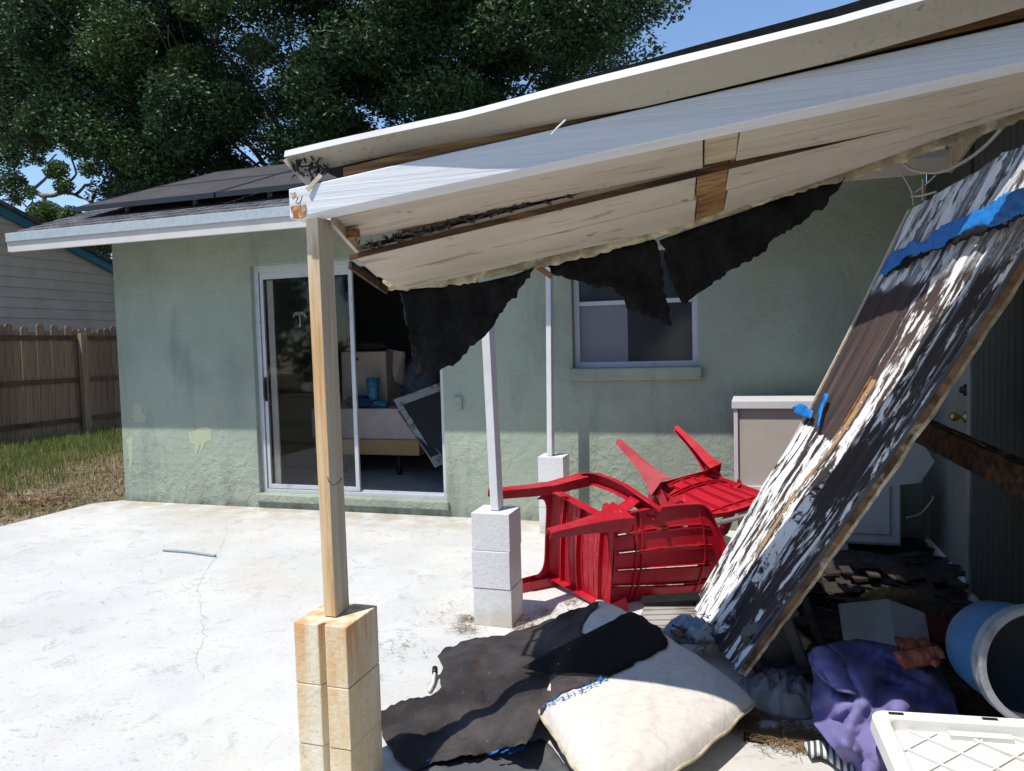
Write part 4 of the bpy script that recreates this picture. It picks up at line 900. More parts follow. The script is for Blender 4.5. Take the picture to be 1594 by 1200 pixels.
for i in range(nu+1):
    for j in range(nv+1):
        u = i/nu; v = j/nv
        st = fbm(u*7+.6*nz(v*2, 1), v*1.3, 4)
        w = .58-.11*smooth(.15, .50, u)-.13*smooth(.50, .72, u)                                                              # lower left: mostly white
        if v+.10*u+.012*nz(u*9, 4) > .515: w = -.1+.55*smooth(.34, .50, u+.10*(v-.7))-.06*smooth(.62, .85, u)   # middle: white only on the right half
        top_ = smooth(.80-.05*u, .83-.05*u, v+.012*nz(u*9, 2)); w = w*(1-top_)+(.56-.06*u)*top_       # top: greyish white
        if u > .66+.03*nz(v*3, 9): w = w*.72+.09+.05*top_
        w += .25*st*(1-.5*top_)
        if u > .965: w = .6
        tpa.append(top_); wa.append(max(-.3, min(1.2, w)))
        br_ = smooth(.50, .54, v+.10*u)*(1-top_)*(1-smooth(.55, .7, u)); brn.append(.35+.65*br_)
        ta.append(.34+.35*math.exp(-((u-.47-.06*v)/.022)**2)+.2*math.exp(-((u-.33)/.03)**2) if v < .60 else .1)
        ba.append(.20+max(.30*math.exp(-((u-.80)/.022)**2), .34*math.exp(-((u-.935)/.02)**2))+.14*top_)
for nm, arr in (('white', wa), ('tan', ta), ('blue', ba), ('brown', brn), ('top', tpa)):
    at = me.attributes.new(nm, 'FLOAT', 'POINT'); at.data.foreach_set('value', np.array(arr, dtype=np.float32))
# decking under the covering: boards with thickness
nb = 6
for k in range(nb):
    u0 = k/nb+.004; u1 = (k+1)/nb-.004; s = MB(); e0 = .012*nz(k*3.1, 1); e1 = 1.0
    s.hexa([panel_pt(u0, e0, -.026), panel_pt(u1, e0, -.026), panel_pt(u1, .5, -.026), panel_pt(u0, .5, -.026)], [panel_pt(u0, e0, -.018), panel_pt(u1, e0, -.018), panel_pt(u1, .5, -.018), panel_pt(u0, .5, -.018)])
    s.hexa([panel_pt(u0, .5, -.026), panel_pt(u1, .5, -.026), panel_pt(u1, e1, -.026), panel_pt(u0, e1, -.026)], [panel_pt(u0, .5, -.018), panel_pt(u1, .5, -.018), panel_pt(u1, e1, -.018), panel_pt(u0, e1, -.018)])
    s.build('deck_board', M_darkwood, fp)
def edge_strip(u, du, h0, h1, name, m, amp=.006, seed=0, v0=0, v1=1):
    s = MB(); n = 90
    for i in range(n+1):
        v = v0+(v1-v0)*i/n; a = amp*nz(v*22, seed)+amp*.8*nz(v*70, seed)
        s.v += [tuple(panel_pt(u-du+a*.3, v, h0+a)), tuple(panel_pt(u+du+a, v, h0+a)), tuple(panel_pt(u+du+a, v, h1+a*.5)), tuple(panel_pt(u-du, v, h1+a*.5))]
    for i in range(n):
        for j in range(4): a = i*4+j; b = i*4+(j+1) % 4; s.f.append((b, b+4, a+4, a)); s.m.append(0)
    s.f.append((3, 2, 1, 0)); s.m.append(0)
    return s.build(name, m, fp, fixn=True)
edge_strip(1.002, .004, -.016, .006, 'edge_board', mat('split_edge_wood', (.20, .115, .055), [N(col=(.06, .035, .02), scale=9, lo=.45, hi=.6), N(col=(.45, .38, .26), scale=7, off=(3, 3, 3), lo=.58, hi=.66)], [N(scale=30, st=.8, d=.006)], rough=.9), .007, 3)
edge_strip(1.006, .004, -.026, -.014, 'torn_edge', M_edge, .010, 9)
edge_strip(.990, .008, .0, .012, 'torn_edge', M_feltgrey, .006, 15)
edge_strip(-.008, .008, -.05, .006, 'edge_board', M_beige, .003, 5)
edge_strip(.50, .004, .008, .022, 'split_lath', M_rawwood, .004, 21, 0.05, .60)
# blue underlayment
def on_panel(a, b, h=.02):
    # sight line meets the panel plane
    d = Vector(ray(a, b)); c = Vector(_C); q = (BL+BR+TR+TL)/4; n = PN
    t = (q+n*(h-.022)-c).dot(n)/d.dot(n); return c+d*t
ob = ragged([(1370, 424), (1392, 390), (1412, 384), (1422, 373), (1442, 376), (1455, 358), (1500, 337), (1525, 328), (1560, 305), (1594, 292), (1640, 262), (1640, 305), (1594, 330), (1565, 343), (1550, 352), (1520, 352), (1500, 362), (1478, 372), (1470, 384), (1440, 392), (1412, 398), (1396, 414), (1380, 428)], 2.2, 5, 6)
sheet('blue_strip', ob, lambda a, b: on_panel(a, b, .030+.010*nz(a*.09, b*.09)), M_blue, fp, edge=8, solid=.002)
oc = ragged([(1234, 634), (1246, 628), (1256, 632), (1266, 640), (1262, 652), (1248, 648), (1236, 644)], 1.5, 4, 7)
sheet('blue_strip', oc, lambda a, b: on_panel(a, b, .036), M_blue, fp, edge=10, solid=.0015)
od = ragged([(1285, 612), (1290, 614), (1281, 636), (1276, 664), (1271, 664), (1273, 640)], 1.2, 4, 8)
sheet('blue_strip', od, lambda a, b: on_panel(a, b, .035), M_blue, fp, edge=10, solid=.004)
ow = ragged([(1262, 652), (1300, 672), (1350, 712), (1352, 718), (1300, 684), (1256, 660)], 1.5, 5, 12)
sheet('black_lip', ragged([(1374, 426), (1396, 414), (1440, 394), (1478, 374), (1520, 354), (1560, 348), (1610, 326), (1610, 332), (1560, 356), (1530, 366), (1500, 374), (1470, 386), (1440, 399), (1405, 415), (1380, 432)], 4, 5, 13), lambda a, b: on_panel(a, b, .026), M_felt, fp, edge=14, solid=.003)
# torn foot of the panel: wood fibre and blue scraps
s = MB(); rr = random.Random(8)
c = az_(1098, 985, .12)
for i in range(170):
    p = c+Vector((rr.gauss(0, .025), rr.gauss(0, .04), rr.gauss(0, .03))); d = Vector((rr.uniform(-1, .3), rr.uniform(-1, .2), rr.uniform(-.6, .8))).normalized()*rr.uniform(.02, .06)
    s.tube([p, p+d*.5, p+d], lambda t: .0035*(1-.8*t), 3)
s.build('wood_fibre', M_hay, fp, kind='stuff')

# ------------------------------------------------------------------ RED CHAIRS
def make_chair(label, near=True):
    t = thing('plastic_chair', label, 'chair', (0, 0, 0), 'red plastic garden chairs')
    # back shell, five fanned slats with slots between
    def bw(v):
        w = .225+.045*math.sin(min(1, v*1.25)*math.pi*.5)
        if v > .80: w *= math.sqrt(max(.02, 1-((v-.80)/.215)**2*.80))
        return w
    def back(u, v, off=0.0):
        x = u*bw(v); y = -.01-.20*v-.03*v*v+.045*u*u-.0*v; z = .40+.60*v-.035*u*u*(v > .8)*((v-.8)/.2)
        n = Vector((-.18*u, 1, .33)).normalized(); return Vector((x, y, z))+n*off
    us = [-1, -.93]; gaps = (-.60, -.20, .20, .60)
    for g in gaps: us += [g-.018, g+.018]
    us += [.93, 1]; us = sorted(us+[-.8, -.4, 0, .4, .8]); vs = [0, .04, .09]+[.09+.75*i/16 for i in range(1, 17)]+[.87, .90, .93, .96, .985, 1.0]
    s = MB(); V = {}
    th = .005
    for i, u in enumerate(us):
        for j, v in enumerate(vs):
            for k in (0, 1): V[i, j, k] = len(s.v); s.v.append(tuple(back(u, v, th*k)))
    def solid(i, j):
        if not (0 <= i < len(us)-1 and 0 <= j < len(vs)-1): return False
        uc = (us[i]+us[i+1])/2; vc = (vs[j]+vs[j+1])/2
        if any(abs(uc-g) < .02 for g in gaps) and .09 < vc < (.80 if abs(uc) < .5 else .72): return False
        return True
    for i in range(len(us)-1):
        for j in range(len(vs)-1):
            if not solid(i, j): continue
            s.f.append((V[i, j, 1], V[i+1, j, 1], V[i+1, j+1, 1], V[i, j+1, 1])); s.f.append((V[i, j+1, 0], V[i+1, j+1, 0], V[i+1, j, 0], V[i, j, 0]))
            for (di, dj, a, b) in ((-1, 0, (i, j), (i, j+1)), (1, 0, (i+1, j+1), (i+1, j)), (0, -1, (i+1, j), (i, j)), (0, 1, (i, j+1), (i+1, j+1))):
                if not solid(i+di, j+dj): s.f.append((V[a[0], a[1], 0], V[b[0], b[1], 0], V[b[0], b[1], 1], V[a[0], a[1], 1]))
    s.m = [0]*len(s.f)
    bk = s.build('backrest', M_red, t, fixn=True, smooth=False)
    # ribs behind the back: edge flange, two cross bars, one rib beside every slot
    s = MB(); N_ = 40
    P = [back(-1, v) for v in np.linspace(0, .99, 22)]+[back(u, .997) for u in np.linspace(-.9, .9, 8)]+[back(1, v) for v in np.linspace(.99, 0, 22)]
    rings = []
    for i, p in enumerate(P):
        c = Vector((0, -.1, .72)); d = (Vector((p.x, 0, p.z))-Vector((0, 0, .7))).normalized()*.010
        nn = Vector((0, .95, .33)); rings.append([p+nn*.006, p+d+nn*.004, p+d*1.3-nn*.026, p+d*.8-nn*.026])
    for r_ in rings: s.v += [tuple(q) for q in r_]
    for i in range(len(P)-1):
        for j in range(4): a = i*4+j; b = i*4+(j+1) % 4; s.f.append((a, b, b+4, a+4)); s.m.append(0)
    s.build('back_rim', M_red, t, fixn=True)
    s = MB()
    for v in (.235, .285):
        pts = [back(u, v, -.007) for u in np.linspace(-.97, .97, 20)]; s.sweep(pts, lambda q: [(-.0025, -.009), (.0025, -.009), (.0025, .009), (-.0025, .009)], up=(0, 1, .3))
    for v in (.045,):
        pts = [back(u, v, -.006) for u in np.linspace(-.9, .9, 20)]; s.sweep(pts, lambda q: [(-.003, -.007), (.003, -.007), (.003, .007), (-.003, .007)], up=(0, 1, .3))
    pts = [back(u, .84-.05*u*u, -.006) for u in np.linspace(-.85, .85, 20)]; s.sweep(pts, lambda q: [(-.0025, -.006), (.0025, -.006), (.0025, .006), (-.0025, .006)], up=(0, 1, .3))
    for g in gaps:
        for e in (-.033, .033):
            pts = [back(g+e, v, -.005) for v in np.linspace(.05, .90, 12)]; s.sweep(pts, lambda q: [(-.0018, -.005), (.0018, -.005), (.0018, .006), (-.0018, .006)], up=(0, 1, .3))
    s.build('rib', M_red, bk)
    # seat: transverse strips with slots near the back, dished
    def seat(u, w, off=0.0):
        x = u*(.235+.02*w); y = -.03+.50*w; z = .405-.022*math.cos(u*math.pi/2)*math.sin(math.pi*min(1, w*1.1))+.010*w-(.028*((w-.88)/.12)**2 if w > .88 else 0)-(.0 if w > .1 else 0)
        return Vector((x, y, z+off))
    ws = [0, .10]; slots = []
    for k in range(7):
        a = .16+k*.085; slots.append((a, a+.012)); ws += [a, a+.012]
    ws = sorted(ws+[.80, .86, .9, .94, .97, 1.0]); us2 = [-1, -.9, -.82, -.55, -.28, -.03, .03, .28, .55, .82, .9, 1]
    s = MB(); V = {}
    for i, u in enumerate(us2):
        for j, w in enumerate(ws):
            for k in (0, 1): V[i, j, k] = len(s.v); s.v.append(tuple(seat(u, w, .005*k)))
    def sol2(i, j):
        if not (0 <= i < len(us2)-1 and 0 <= j < len(ws)-1): return False
        uc = (us2[i]+us2[i+1])/2; wc = (ws[j]+ws[j+1])/2
        return not (abs(uc) < .80 and abs(uc) > .04 and any(a < wc < b for a, b in slots))
    for i in range(len(us2)-1):
        for j in range(len(ws)-1):
            if not sol2(i, j): continue
            s.f.append((V[i, j, 1], V[i+1, j, 1], V[i+1, j+1, 1], V[i, j+1, 1])); s.f.append((V[i, j+1, 0], V[i+1, j+1, 0], V[i+1, j, 0], V[i, j, 0]))
            for (di, dj, a, b) in ((-1, 0, (i, j), (i, j+1)), (1, 0, (i+1, j+1), (i+1, j)), (0, -1, (i+1, j), (i, j)), (0, 1, (i, j+1), (i+1, j+1))):
                if not sol2(i+di, j+dj): s.f.append((V[a[0], a[1], 0], V[b[0], b[1], 0], V[b[0], b[1], 1], V[a[0], a[1], 1]))
    s.m = [0]*len(s.f)
    st = s.build('seat', M_red, t, fixn=True)
    s = MB()                                                     # seat side skirts and cross ribs below
    for sg in (-1, 1):
        pts = [seat(sg, w, -.02) for w in np.linspace(0, .98, 10)]; s.sweep(pts, lambda q: [(-.003, -.028), (.003, -.028), (.003, .026), (-.003, .026)])
    for w in (.14, .48, .78):
        pts = [seat(u, w, -.012) for u in np.linspace(-.97, .97, 12)]; s.sweep(pts, lambda q: [(-.002, -.013), (.002, -.013), (.002, .013), (-.002, .013)])
    s.build('skirt', M_red, st)
    s = MB()                                                     # front apron, curved into the legs
    pts = [Vector((u*.262, .462+.012*(1-u*u), .378-.030*abs(u)**5)) for u in np.linspace(-1, 1, 25)]
    s.sweep(pts, lambda q: [(-.004, -.024-.06*abs(2*q-1)**7), (.004, -.024-.06*abs(2*q-1)**7), (.004, .036), (-.004, .036)], up=(0, .2, 1)); s.build('apron', M_red, t)
    def chan(a0, a1, b0, b1, tt=.005):
        def f(q):
            k = q; a = a0+(a1-a0)*k; b = b0+(b1-b0)*k
            return [(-a, -b), (a, -b), (a, b), (a-tt, b), (a-tt, -b+tt), (-a+tt, -b+tt), (-a+tt, b), (-a, b)]
        return f
    for sg in (-1, 1):
        s = MB(); pts = [(sg*.285, .50, 0), (sg*.279, .487, .12), (sg*.272, .474, .26), (sg*.270, .462, .38), (sg*.282, .452, .50), (sg*.292, .440, .60)]
        s.sweep(pts, chan(.030, .044, .022, .028), up=(-sg, 0, 0)); s.build('leg', M_red, t, fixn=True)
        s = MB(); pts = [(sg*.292, .455, .585), (sg*.296, .435, .632), (sg*.302, .390, .652), (sg*.308, .25, .650), (sg*.306, .13, .640), (sg*.292, .03, .628), (sg*.268, -.05, .640), (sg*.245, -.085, .665)]
        s.sweep(pts, lambda q: [(-.037, -.034), (-.032, -.036), (-.028, .001), (.028, .001), (.032, -.036), (.037, -.034), (.032, .006), (-.032, .006)], up=(0, 0, 1)); s.build('armrest', M_red, t, fixn=True, bevel=.002)
        s = MB(); pts = [(sg*.266, -.075, -.045), (sg*.260, -.070, .11), (sg*.252, -.058, .26), (sg*.243, -.04, .38), (sg*.240, -.03, .45)]
        def rf(q, sg=sg):
            a = .019+.062*q**2.2; b = .018+.030*q; tt = .005
            return [(-a, -b), (a, -b), (a, b), (a-tt, b), (a-tt, -b+tt), (-a+tt, -b+tt), (-a+tt, b), (-a, b)]
        s.sweep(pts, rf, up=(-sg, .3, 0)); s.build('leg', M_red, t, fixn=True)
        s = MB(); pts = [(sg*.248, -.02, .40), (sg*.262, .02, .50), (sg*.288, .035, .60), (sg*.296, .06, .635)]
        s.sweep(pts, lambda q: [(-.05+.022*q, -.003), (.05-.022*q, -.003), (.05-.022*q, .003), (-.05+.022*q, .003)], up=(-sg, 0, .2)); s.build('arm_web', M_red, t, fixn=True)
    return t
chair = make_chair('red plastic armchair lying on its side, slatted back facing the camera')
def pose(o, cols, T, sc):
    m = Matrix.Identity(4)
    c = [Vector((cols[0][j], cols[1][j], cols[2][j])).normalized() for j in range(3)]
    c[1] = (c[1]-c[0]*c[0].dot(c[1])).normalized(); c[2] = c[0].cross(c[1])
    for j in range(3):
        for i in range(3): m[i][j] = c[j][i]
    o.rotation_euler = m.to_euler(); o.location = T; o.scale = (sc, sc, sc)
C1 = ((-.087, -.783, .616), (.096, .609, .787), (-.992, .128, .023))
k1 = 1.09
chair2 = copy_thing(chair, (0, 0, 0), label='red plastic armchair upside down near the wall, two legs in the air')
pose(chair, C1, (-.967*k1, 3.416*k1, 1.5+(.363-1.5)*k1), k1)
pose(chair2, ((-.696, -.285, .659), (-.71, .405, -.576), (-.103, -.869, -.484)), (-.735, 5.50, .725), 1.0)

for ch_ in [c for c in chair2.children if c.name.startswith('leg')][3:4]: ch_.data = ch_.data.copy(); ch_.data.materials[0] = M_fade
# grey pole leaning through the chairs
s = MB(); s.tube([ay_(1085, 822, 4.75), ay_(1185, 797, 4.55), ay_(1230, 784, 4.45)], .014, 12); tag(s.build('steel_pole', M_pole, org=ay_(1100, 820, 4.7), smooth=True), 'grey steel pole sticking out between the second chair and the fallen slab', 'pole')

# ------------------------------------------------------------------ CUSHION
A, B, Cc, D = Vector((-.78, 3.75, .10)), Vector((.0, 2.93, .05)), Vector((-.42, 2.12, .045)), Vector((-.775, 2.62, .06))
def cush(u, v, sgn):
    p = A.lerp(B, u).lerp(D.lerp(Cc, u), v)
    cu = 1-abs(2*u-1)**4.0; cv = 1-abs(2*v-1)**4.0; puff = (max(0, cu)*max(0, cv))**.40
    ctr = (A+B+Cc+D)/4; pin = .035*(1-max(0, cu))*(1-max(0, cv)); 
    bow = .03*(math.sin(math.pi*u)*(2*v-1)); p = p+(D-A).normalized()*bow*.6+(B-A).normalized()*.03*math.sin(math.pi*v)*(2*u-1)
    h = (.095 if sgn > 0 else .045)*puff
    edge = 1-puff
    wr = .006*nz(u*16+v*3, v*5, 2)*edge+.007*fbm(u*4, v*4, 5)*puff+.004*math.sin(28*(u*.6+v)+5*nz(u*3, v*3))*edge
    return p+Vector((0, 0, .055+sgn*h+(wr if sgn > 0 else 0)))
s = MB(); s.grid(lambda u, v: cush(u, v, 1), 70, 56); s.grid(lambda u, v: cush(u, v, -1), 36, 28)
cu_ = s.build('seat_cushion', M_cushion, org=(-.4, 2.9, 0), smooth=True, fixn=True); tag(cu_, 'large cream leaf-print cushion half covered by black felt', 'cushion')
CU = MB(); CU.grid(lambda u, v: cush(u, v, 1), 50, 40); CUB = BVHTree.FromPolygons([Vector(q) for q in CU.v], CU.f)
def over(p, gap=.010):
    e = Vector(_C); d = (p-e).normalized(); hit = CUB.ray_cast(e, d)
    if hit[0] is None: return p
    L_ = (hit[0]-e).length-gap; return e+d*min(L_, (p-e).length)
s = MB(); ring = [cush(u, 0, 1) for u in np.linspace(0, 1, 30)]+[cush(1, v, 1) for v in np.linspace(0, 1, 24)][1:]+[cush(u, 1, 1) for u in np.linspace(1, 0, 30)][1:]+[cush(0, v, 1) for v in np.linspace(1, 0, 24)][1:]
s.tube([p+Vector((0, 0, .006*nz(i*.3))) for i, p in enumerate(ring)], .007, 6, caps=False); s.build('piping', M_piping, cu_, smooth=True)

# ------------------------------------------------------------------ FELT ON THE GROUND
ctlA = [(591, 1110, .012), (595, 1146, .01), (648, 1199, .01), (689, 1012, .02), (760, 1172, .03), (819, 1159, .12), (700, 1080, .035), (740, 1040, .075), (760, 1100, .03), (821, 980, .06), (840, 1118, .10), (851, 1093, .13), (892, 1071, .15), (941, 1056, .16), (870, 1065, .12), (932, 937, .23), (880, 960, .14), (900, 1000, .20), (840, 1030, .06), (690, 1150, .02)]
oA = ragged([(689, 1012), (735, 995), (778, 990), (821, 978), (870, 958), (907, 946), (932, 937), (927, 948), (918, 956), (908, 972), (905, 985), (940, 1000), (985, 1015), (986, 1036), (941, 1056), (892, 1071), (851, 1093), (840, 1120), (830, 1142), (819, 1159), (757, 1172), (682, 1186), (648, 1202), (618, 1184), (595, 1146), (588, 1112), (625, 1091), (670, 1084), (687, 1070), (684, 1052), (690, 1040), (681, 1022)], 2.2, 6, 21, skip=(7, 8, 9, 10, 11, 12, 13))
def creases(a, b):
    h = 0
    for (x0, y0, x1, y1, k, w) in CREASE:
        dx, dy = x1-x0, y1-y0; L2 = dx*dx+dy*dy; q = max(0, min(1, ((a-x0)*dx+(b-y0)*dy)/L2)); d = math.hypot(a-x0-dx*q, (b-y0-dy*q)); h += k*math.exp(-d/w)*(.4+.6*math.sin(math.pi*min(1, q+.15)))
    return h
CREASE = [(700, 1040, 790, 1010, .030, 10), (740, 1080, 830, 1020, .022, 9), (640, 1110, 720, 1090, .020, 9), (700, 1150, 800, 1090, .024, 10), (790, 1130, 850, 1060, .02, 8), (760, 1000, 740, 1060, -.02, 9), (620, 1150, 700, 1130, .015, 7), (850, 1000, 900, 960, .03, 10), (700, 1110, 760, 1160, -.018, 8)]
fA = lambda a, b: over(az_(a, b, max(.006, idw(ctlA, a, b)+creases(a, b)+.006*nz(a*.02, b*.03)+.003*nz(a*.07, b*.09))))
o = sheet('felt_sheet', oA, fA, M_feltbrown, org=(-1.1, 2.8, 0), edge=13, solid=.003); tag(o, 'large wrinkled sun-bleached roofing felt with torn edges on the patio', 'roofing felt', 'torn felt sheets on the patio')
ctlB = [(979, 954, .20), (1026, 977, .19), (1042, 1003, .18), (986, 1036, .17), (941, 1056, .17), (907, 990, .20), (815, 1046, .11), (900, 1040, .17), (850, 1060, .14)]
oB = ragged([(812, 1040), (850, 1018), (907, 990), (950, 968), (979, 953), (1001, 960), (1015, 972), (1028, 978), (1040, 1003), (1018, 1018), (986, 1034), (960, 1046), (941, 1054), (900, 1052), (860, 1050)], 2.6, 6, 22, skip=(0, 1, 2, 12, 13, 14))
fB = lambda a, b: over(az_(a, b, idw(ctlB, a, b)+.008+.005*nz(a*.02, b*.03)), .018)
o = sheet('felt_sheet', oB, fB, M_felt, org=(-.7, 3.1, 0), edge=13, solid=.003); tag(o, 'smaller black felt flap lying over the cream cushion', 'roofing felt', 'torn felt sheets on the patio')
oC = ragged([(655, 1188), (700, 1182), (760, 1170), (820, 1156), (842, 1150), (856, 1160), (900, 1215), (880, 1260), (700, 1260), (640, 1215)], 1.5, 7, 23)
o = sheet('felt_sheet', oC, lambda a, b: az_(a, b, .004+.004*abs(nz(a*.02, b*.02))), M_feltgrey, org=(-1, 2.3, 0), edge=20, solid=.002); tag(o, 'flat grey felt piece under the edge of the large sheet', 'roofing felt', 'torn felt sheets on the patio')
# blue shreds on the felt edges
rr = random.Random(4); s = MB()
def shred(px, py, z, n, sp, L, rrr):
    for i in range(n):
        p = az_(px+rrr.gauss(0, sp), py+rrr.gauss(0, sp*.25), z+rrr.uniform(0, .01)); a = rrr.uniform(-.5, .5)+.3
        d = Vector((math.cos(a), math.sin(a), rrr.uniform(-.1, .3)))*L*rrr.uniform(.5, 1.2); w = Vector((-d.y, d.x, 0)).normalized()*.004
        s.add([p-d-w, p-d+w, p+w*1.6, p-w*1.4, p+d+Vector((0, 0, .006))], [(0, 3, 2, 1), (3, 4, 2)])
shred(797, 1166, .06, 16, 12, .020, rr); shred(765, 1171, .03, 8, 5, .014, rr); shred(672, 1181, .015, 5, 5, .012, rr); 
sheds = s.build('blue_scraps', M_blue, kind='stuff'); tag(sheds, 'blue plastic scraps on the near edge of the large felt sheet', 'plastic scraps')
s = MB(); 
for i in range(60):
    t = rr.random(); px = 846+(945-846)*t; py = 1100+(1056-1100)*t+rr.gauss(0, 2); p = fA(px, py)+Vector((0, -.004, .006)); a = rr.uniform(0, 6.3); d = Vector((math.cos(a), math.sin(a), rr.uniform(-.3, .5)))*rr.uniform(.005, .018); w = d.cross(Vector((0, 0, 1))).normalized()*.0025
    s.add([p-d, p-w, p+d, p+w], [(0, 1, 2, 3)])
o = s.build('blue_fringe', M_blue, kind='stuff'); tag(o, 'thin blue threads along the felt edge beside the cushion', 'plastic scraps')
# cushioned foot of the slab: blue grey crumpled underlay
def heap(name, px, py, rx, ry, h, m, label, cat, seed=0, folds=6, base=0.0, rot=0.0, fold_amp=.35, pin=1.0, n=60, group=None, sharp=2.0):
    c = az_(px, py, base)
    def fn(i, j):
        r = i; t = j*2*math.pi; rr_ = 1+.22*fbm(math.cos(t)*1.6+seed, math.sin(t)*1.6, seed)
        x = r*rx*math.cos(t)*rr_; y = r*ry*math.sin(t)*rr_; X = x*math.cos(rot)-y*math.sin(rot); Y = x*math.sin(rot)+y*math.cos(rot)
        e = max(0, 1-r**sharp)
        fd = 1-abs(2*abs(fbm(X*folds+seed*3, Y*folds*.6, seed))*1.6-.5)
        z = h*e**.6*(1-fold_amp+fold_amp*fd)+.25*h*e**.5*fbm(X*folds*.7, Y*folds*.7, seed+4)
        return c+Vector((X, Y, max(0.002, z)))
    s = MB(); s.grid(fn, n//2, n)
    o = s.build(name, m, org=c, smooth=True, solid=.004); tag(o, label, cat, group); return o
heap('crumpled_underlay', 1075, 990, .13, .10, .10, mat('blue_grey_underlay', (.16, .24, .33), [N(col=(.40, .42, .42), scale=11, lo=.48, hi=.6), N(col=(.06, .07, .09), scale=14, off=(3, 3, 3), lo=.55, hi=.65)], [N(scale=20, st=.8, d=.02)], rough=.6), 'crumpled blue grey underlay at the broken foot of the slab', 'underlay', seed=2, folds=14, base=.10)
s = MB(); s.beam(az_(1048, 982, .14), az_(1062, 992, .2), .03, .012); s.beam(az_(1052, 972, .16), az_(1070, 980, .16), .05, .01); tag(s.build('wood_splinter', M_darkwood, org=az_(1055, 985, .14)), 'brown wood splinter beside the crumpled blue grey underlay', 'splinter')

# grooved decking board under the chair
t = thing('decking_board', 'weathered grey grooved board under the toppled chair', 'board', (-.4, 4.15, 0))
a, b, c, d = az_(985, 985, .06), az_(1075, 985, .06), az_(1100, 925, .06), az_(1010, 930, .06)
MB().hexa([a-Vector((0, 0, .03)), b-Vector((0, 0, .03)), c-Vector((0, 0, .03)), d-Vector((0, 0, .03))], [a, b, c, d]).build('board', M_plank, t)
for k in range(7):
    f0 = (k+.15)/7; f1 = (k+.7)/7; p = [a.lerp(d, f0), b.lerp(c, f0), b.lerp(c, f1), a.lerp(d, f1)]
    MB().hexa([q+Vector((0, 0, .0005)) for q in p], [q+Vector((0, 0, .007)) for q in p]).build('ridge', M_plank, t)
s = MB(); s.beam(az_(1000, 935, .08), az_(1120, 925, .12), .12, .01); tag(s.build('black_scrap', M_felt, org=az_(1050, 930, .08)), 'black strip tucked under the toppled chair back', 'scrap')

# small things on the patio
s = MB(); s.tube([az_(254, 856, .012), az_(295, 859, .012), az_(335, 865, .012)], .010, 8); tag(s.build('thin_stick', mat('grey_blue_stick', (.30, .34, .36), rough=.7), org=az_(295, 859, 0)), 'thin grey stick lying alone on the white patio', 'stick')
t = thing('white_tube', 'short white tube with black cap at the felt edge', 'tube', az_(675, 1062, 0))
s = MB(); s.tube([az_(668, 1076, .012), az_(674, 1064, .016), az_(677, 1046, .03)], .008, 10); s.build('tube_body', M_lid, t, smooth=True)
s = MB(); s.tube([az_(677, 1048, .03), az_(677, 1040, .036)], .013, 12); s.build('cap', M_blackmetal, t, smooth=True)

# ------------------------------------------------------------------ BEHIND AND UNDER THE SLAB
cab = thing('wall_cabinet', 'white-framed cabinet with beige side panel standing against the green wall', 'cabinet', (.1, 5.6, 0))
cx0, cx1, cy0, cy1, cz0, cz1 = -.13, .62, 5.35, 5.80, .45, 1.07
s = MB(); s.box(cx0-.012, cx1+.01, cy0-.012, cy1, cz1-.055, cz1); s.build('top', M_cabinet, cab, bevel=.004)
s = MB(); s.box(cx0, cx0+.028, cy0, cy1, cz0+.03, cz1-.056); s.box(cx1-.028, cx1, cy0, cy1, cz0+.03, cz1-.056); s.box(cx0, cx1, cy0, cy1, cz0, cz0+.029); s.build('frame', M_cabinet, cab, bevel=.003)
s = MB(); s.box(cx0+.029, cx1-.029, cy0+.02, cy0+.03, cz0+.03, cz1-.057); s.build('panel', M_beigepanel, cab)
s = MB(); s.box(cx0+.02, cx1-.02, cy0+.05, cy1-.02, 0, cz0-.001); s.build('base', M_cabinet, cab, bevel=.003)
kb = thing('base_cabinet', 'white kitchen cabinet with raised-panel door in the dark under the slab', 'cabinet', (.75, 5.55, 0))
s = MB(); s.box(.50, .92, 5.40, 5.85, .10, .62); s.build('carcass', M_cabinet, kb, bevel=.004)
s = MB(); s.box(.51, .91, 5.375, 5.398, .12, .60); s.build('door', M_cabinet, kb, bevel=.004)
s = MB(); s.box(.57, .85, 5.362, 5.374, .18, .54); s.build('raised_panel', M_cabinet, kb, bevel=.006)
s = MB(); s.hexa([ax_(1375, 755, .78), ax_(1440, 745, .95), ax_(1452, 715, .95), ax_(1395, 690, .78)], [ax_(1375, 755, .78)+Vector((0, .03, .01)), ax_(1440, 745, .95)+Vector((0, .03, .01)), ax_(1452, 715, .95)+Vector((0, .03, .01)), ax_(1395, 690, .78)+Vector((0, .03, .01))])
s = MB(); Q = [ay_(1370, 757, 4.9), ay_(1432, 752, 4.9), ay_(1455, 718, 4.9), ay_(1436, 690, 4.9), ay_(1420, 668, 4.9), ay_(1395, 668, 4.9)]
n = len(Q); s.add(Q+[q+Vector((.0, .03, 0)) for q in Q], [tuple(range(n)), tuple(reversed(range(n, 2*n)))]+[(i, i+n, (i+1) % n+n, (i+1) % n) for i in range(n)])
tag(s.build('loose_white_board', M_cabinet, org=Q[0], fixn=True), 'tilted white board hanging above the dark base cabinet', 'board')
bmA, bmB = ay_(1405, 655, 4.3), ay_(1640, 768, 3.1)
s = MB(); s.sweep([bmA.lerp(bmB, i/24)+Vector((0, 0, .006*nz(i*.7, 2))) for i in range(25)], lambda q: [(-.03, -.06+.006*nz(q*30)), (.03, -.06), (.03, .06+.006*nz(q*25, 2)), (-.03, .06)])
db = s.build('fallen_rafter', M_darkwood, org=bmA, fixn=True); tag(db, 'dark rotten rafter slanting down across the side door', 'rafter')
s = MB(); rr = random.Random(6)
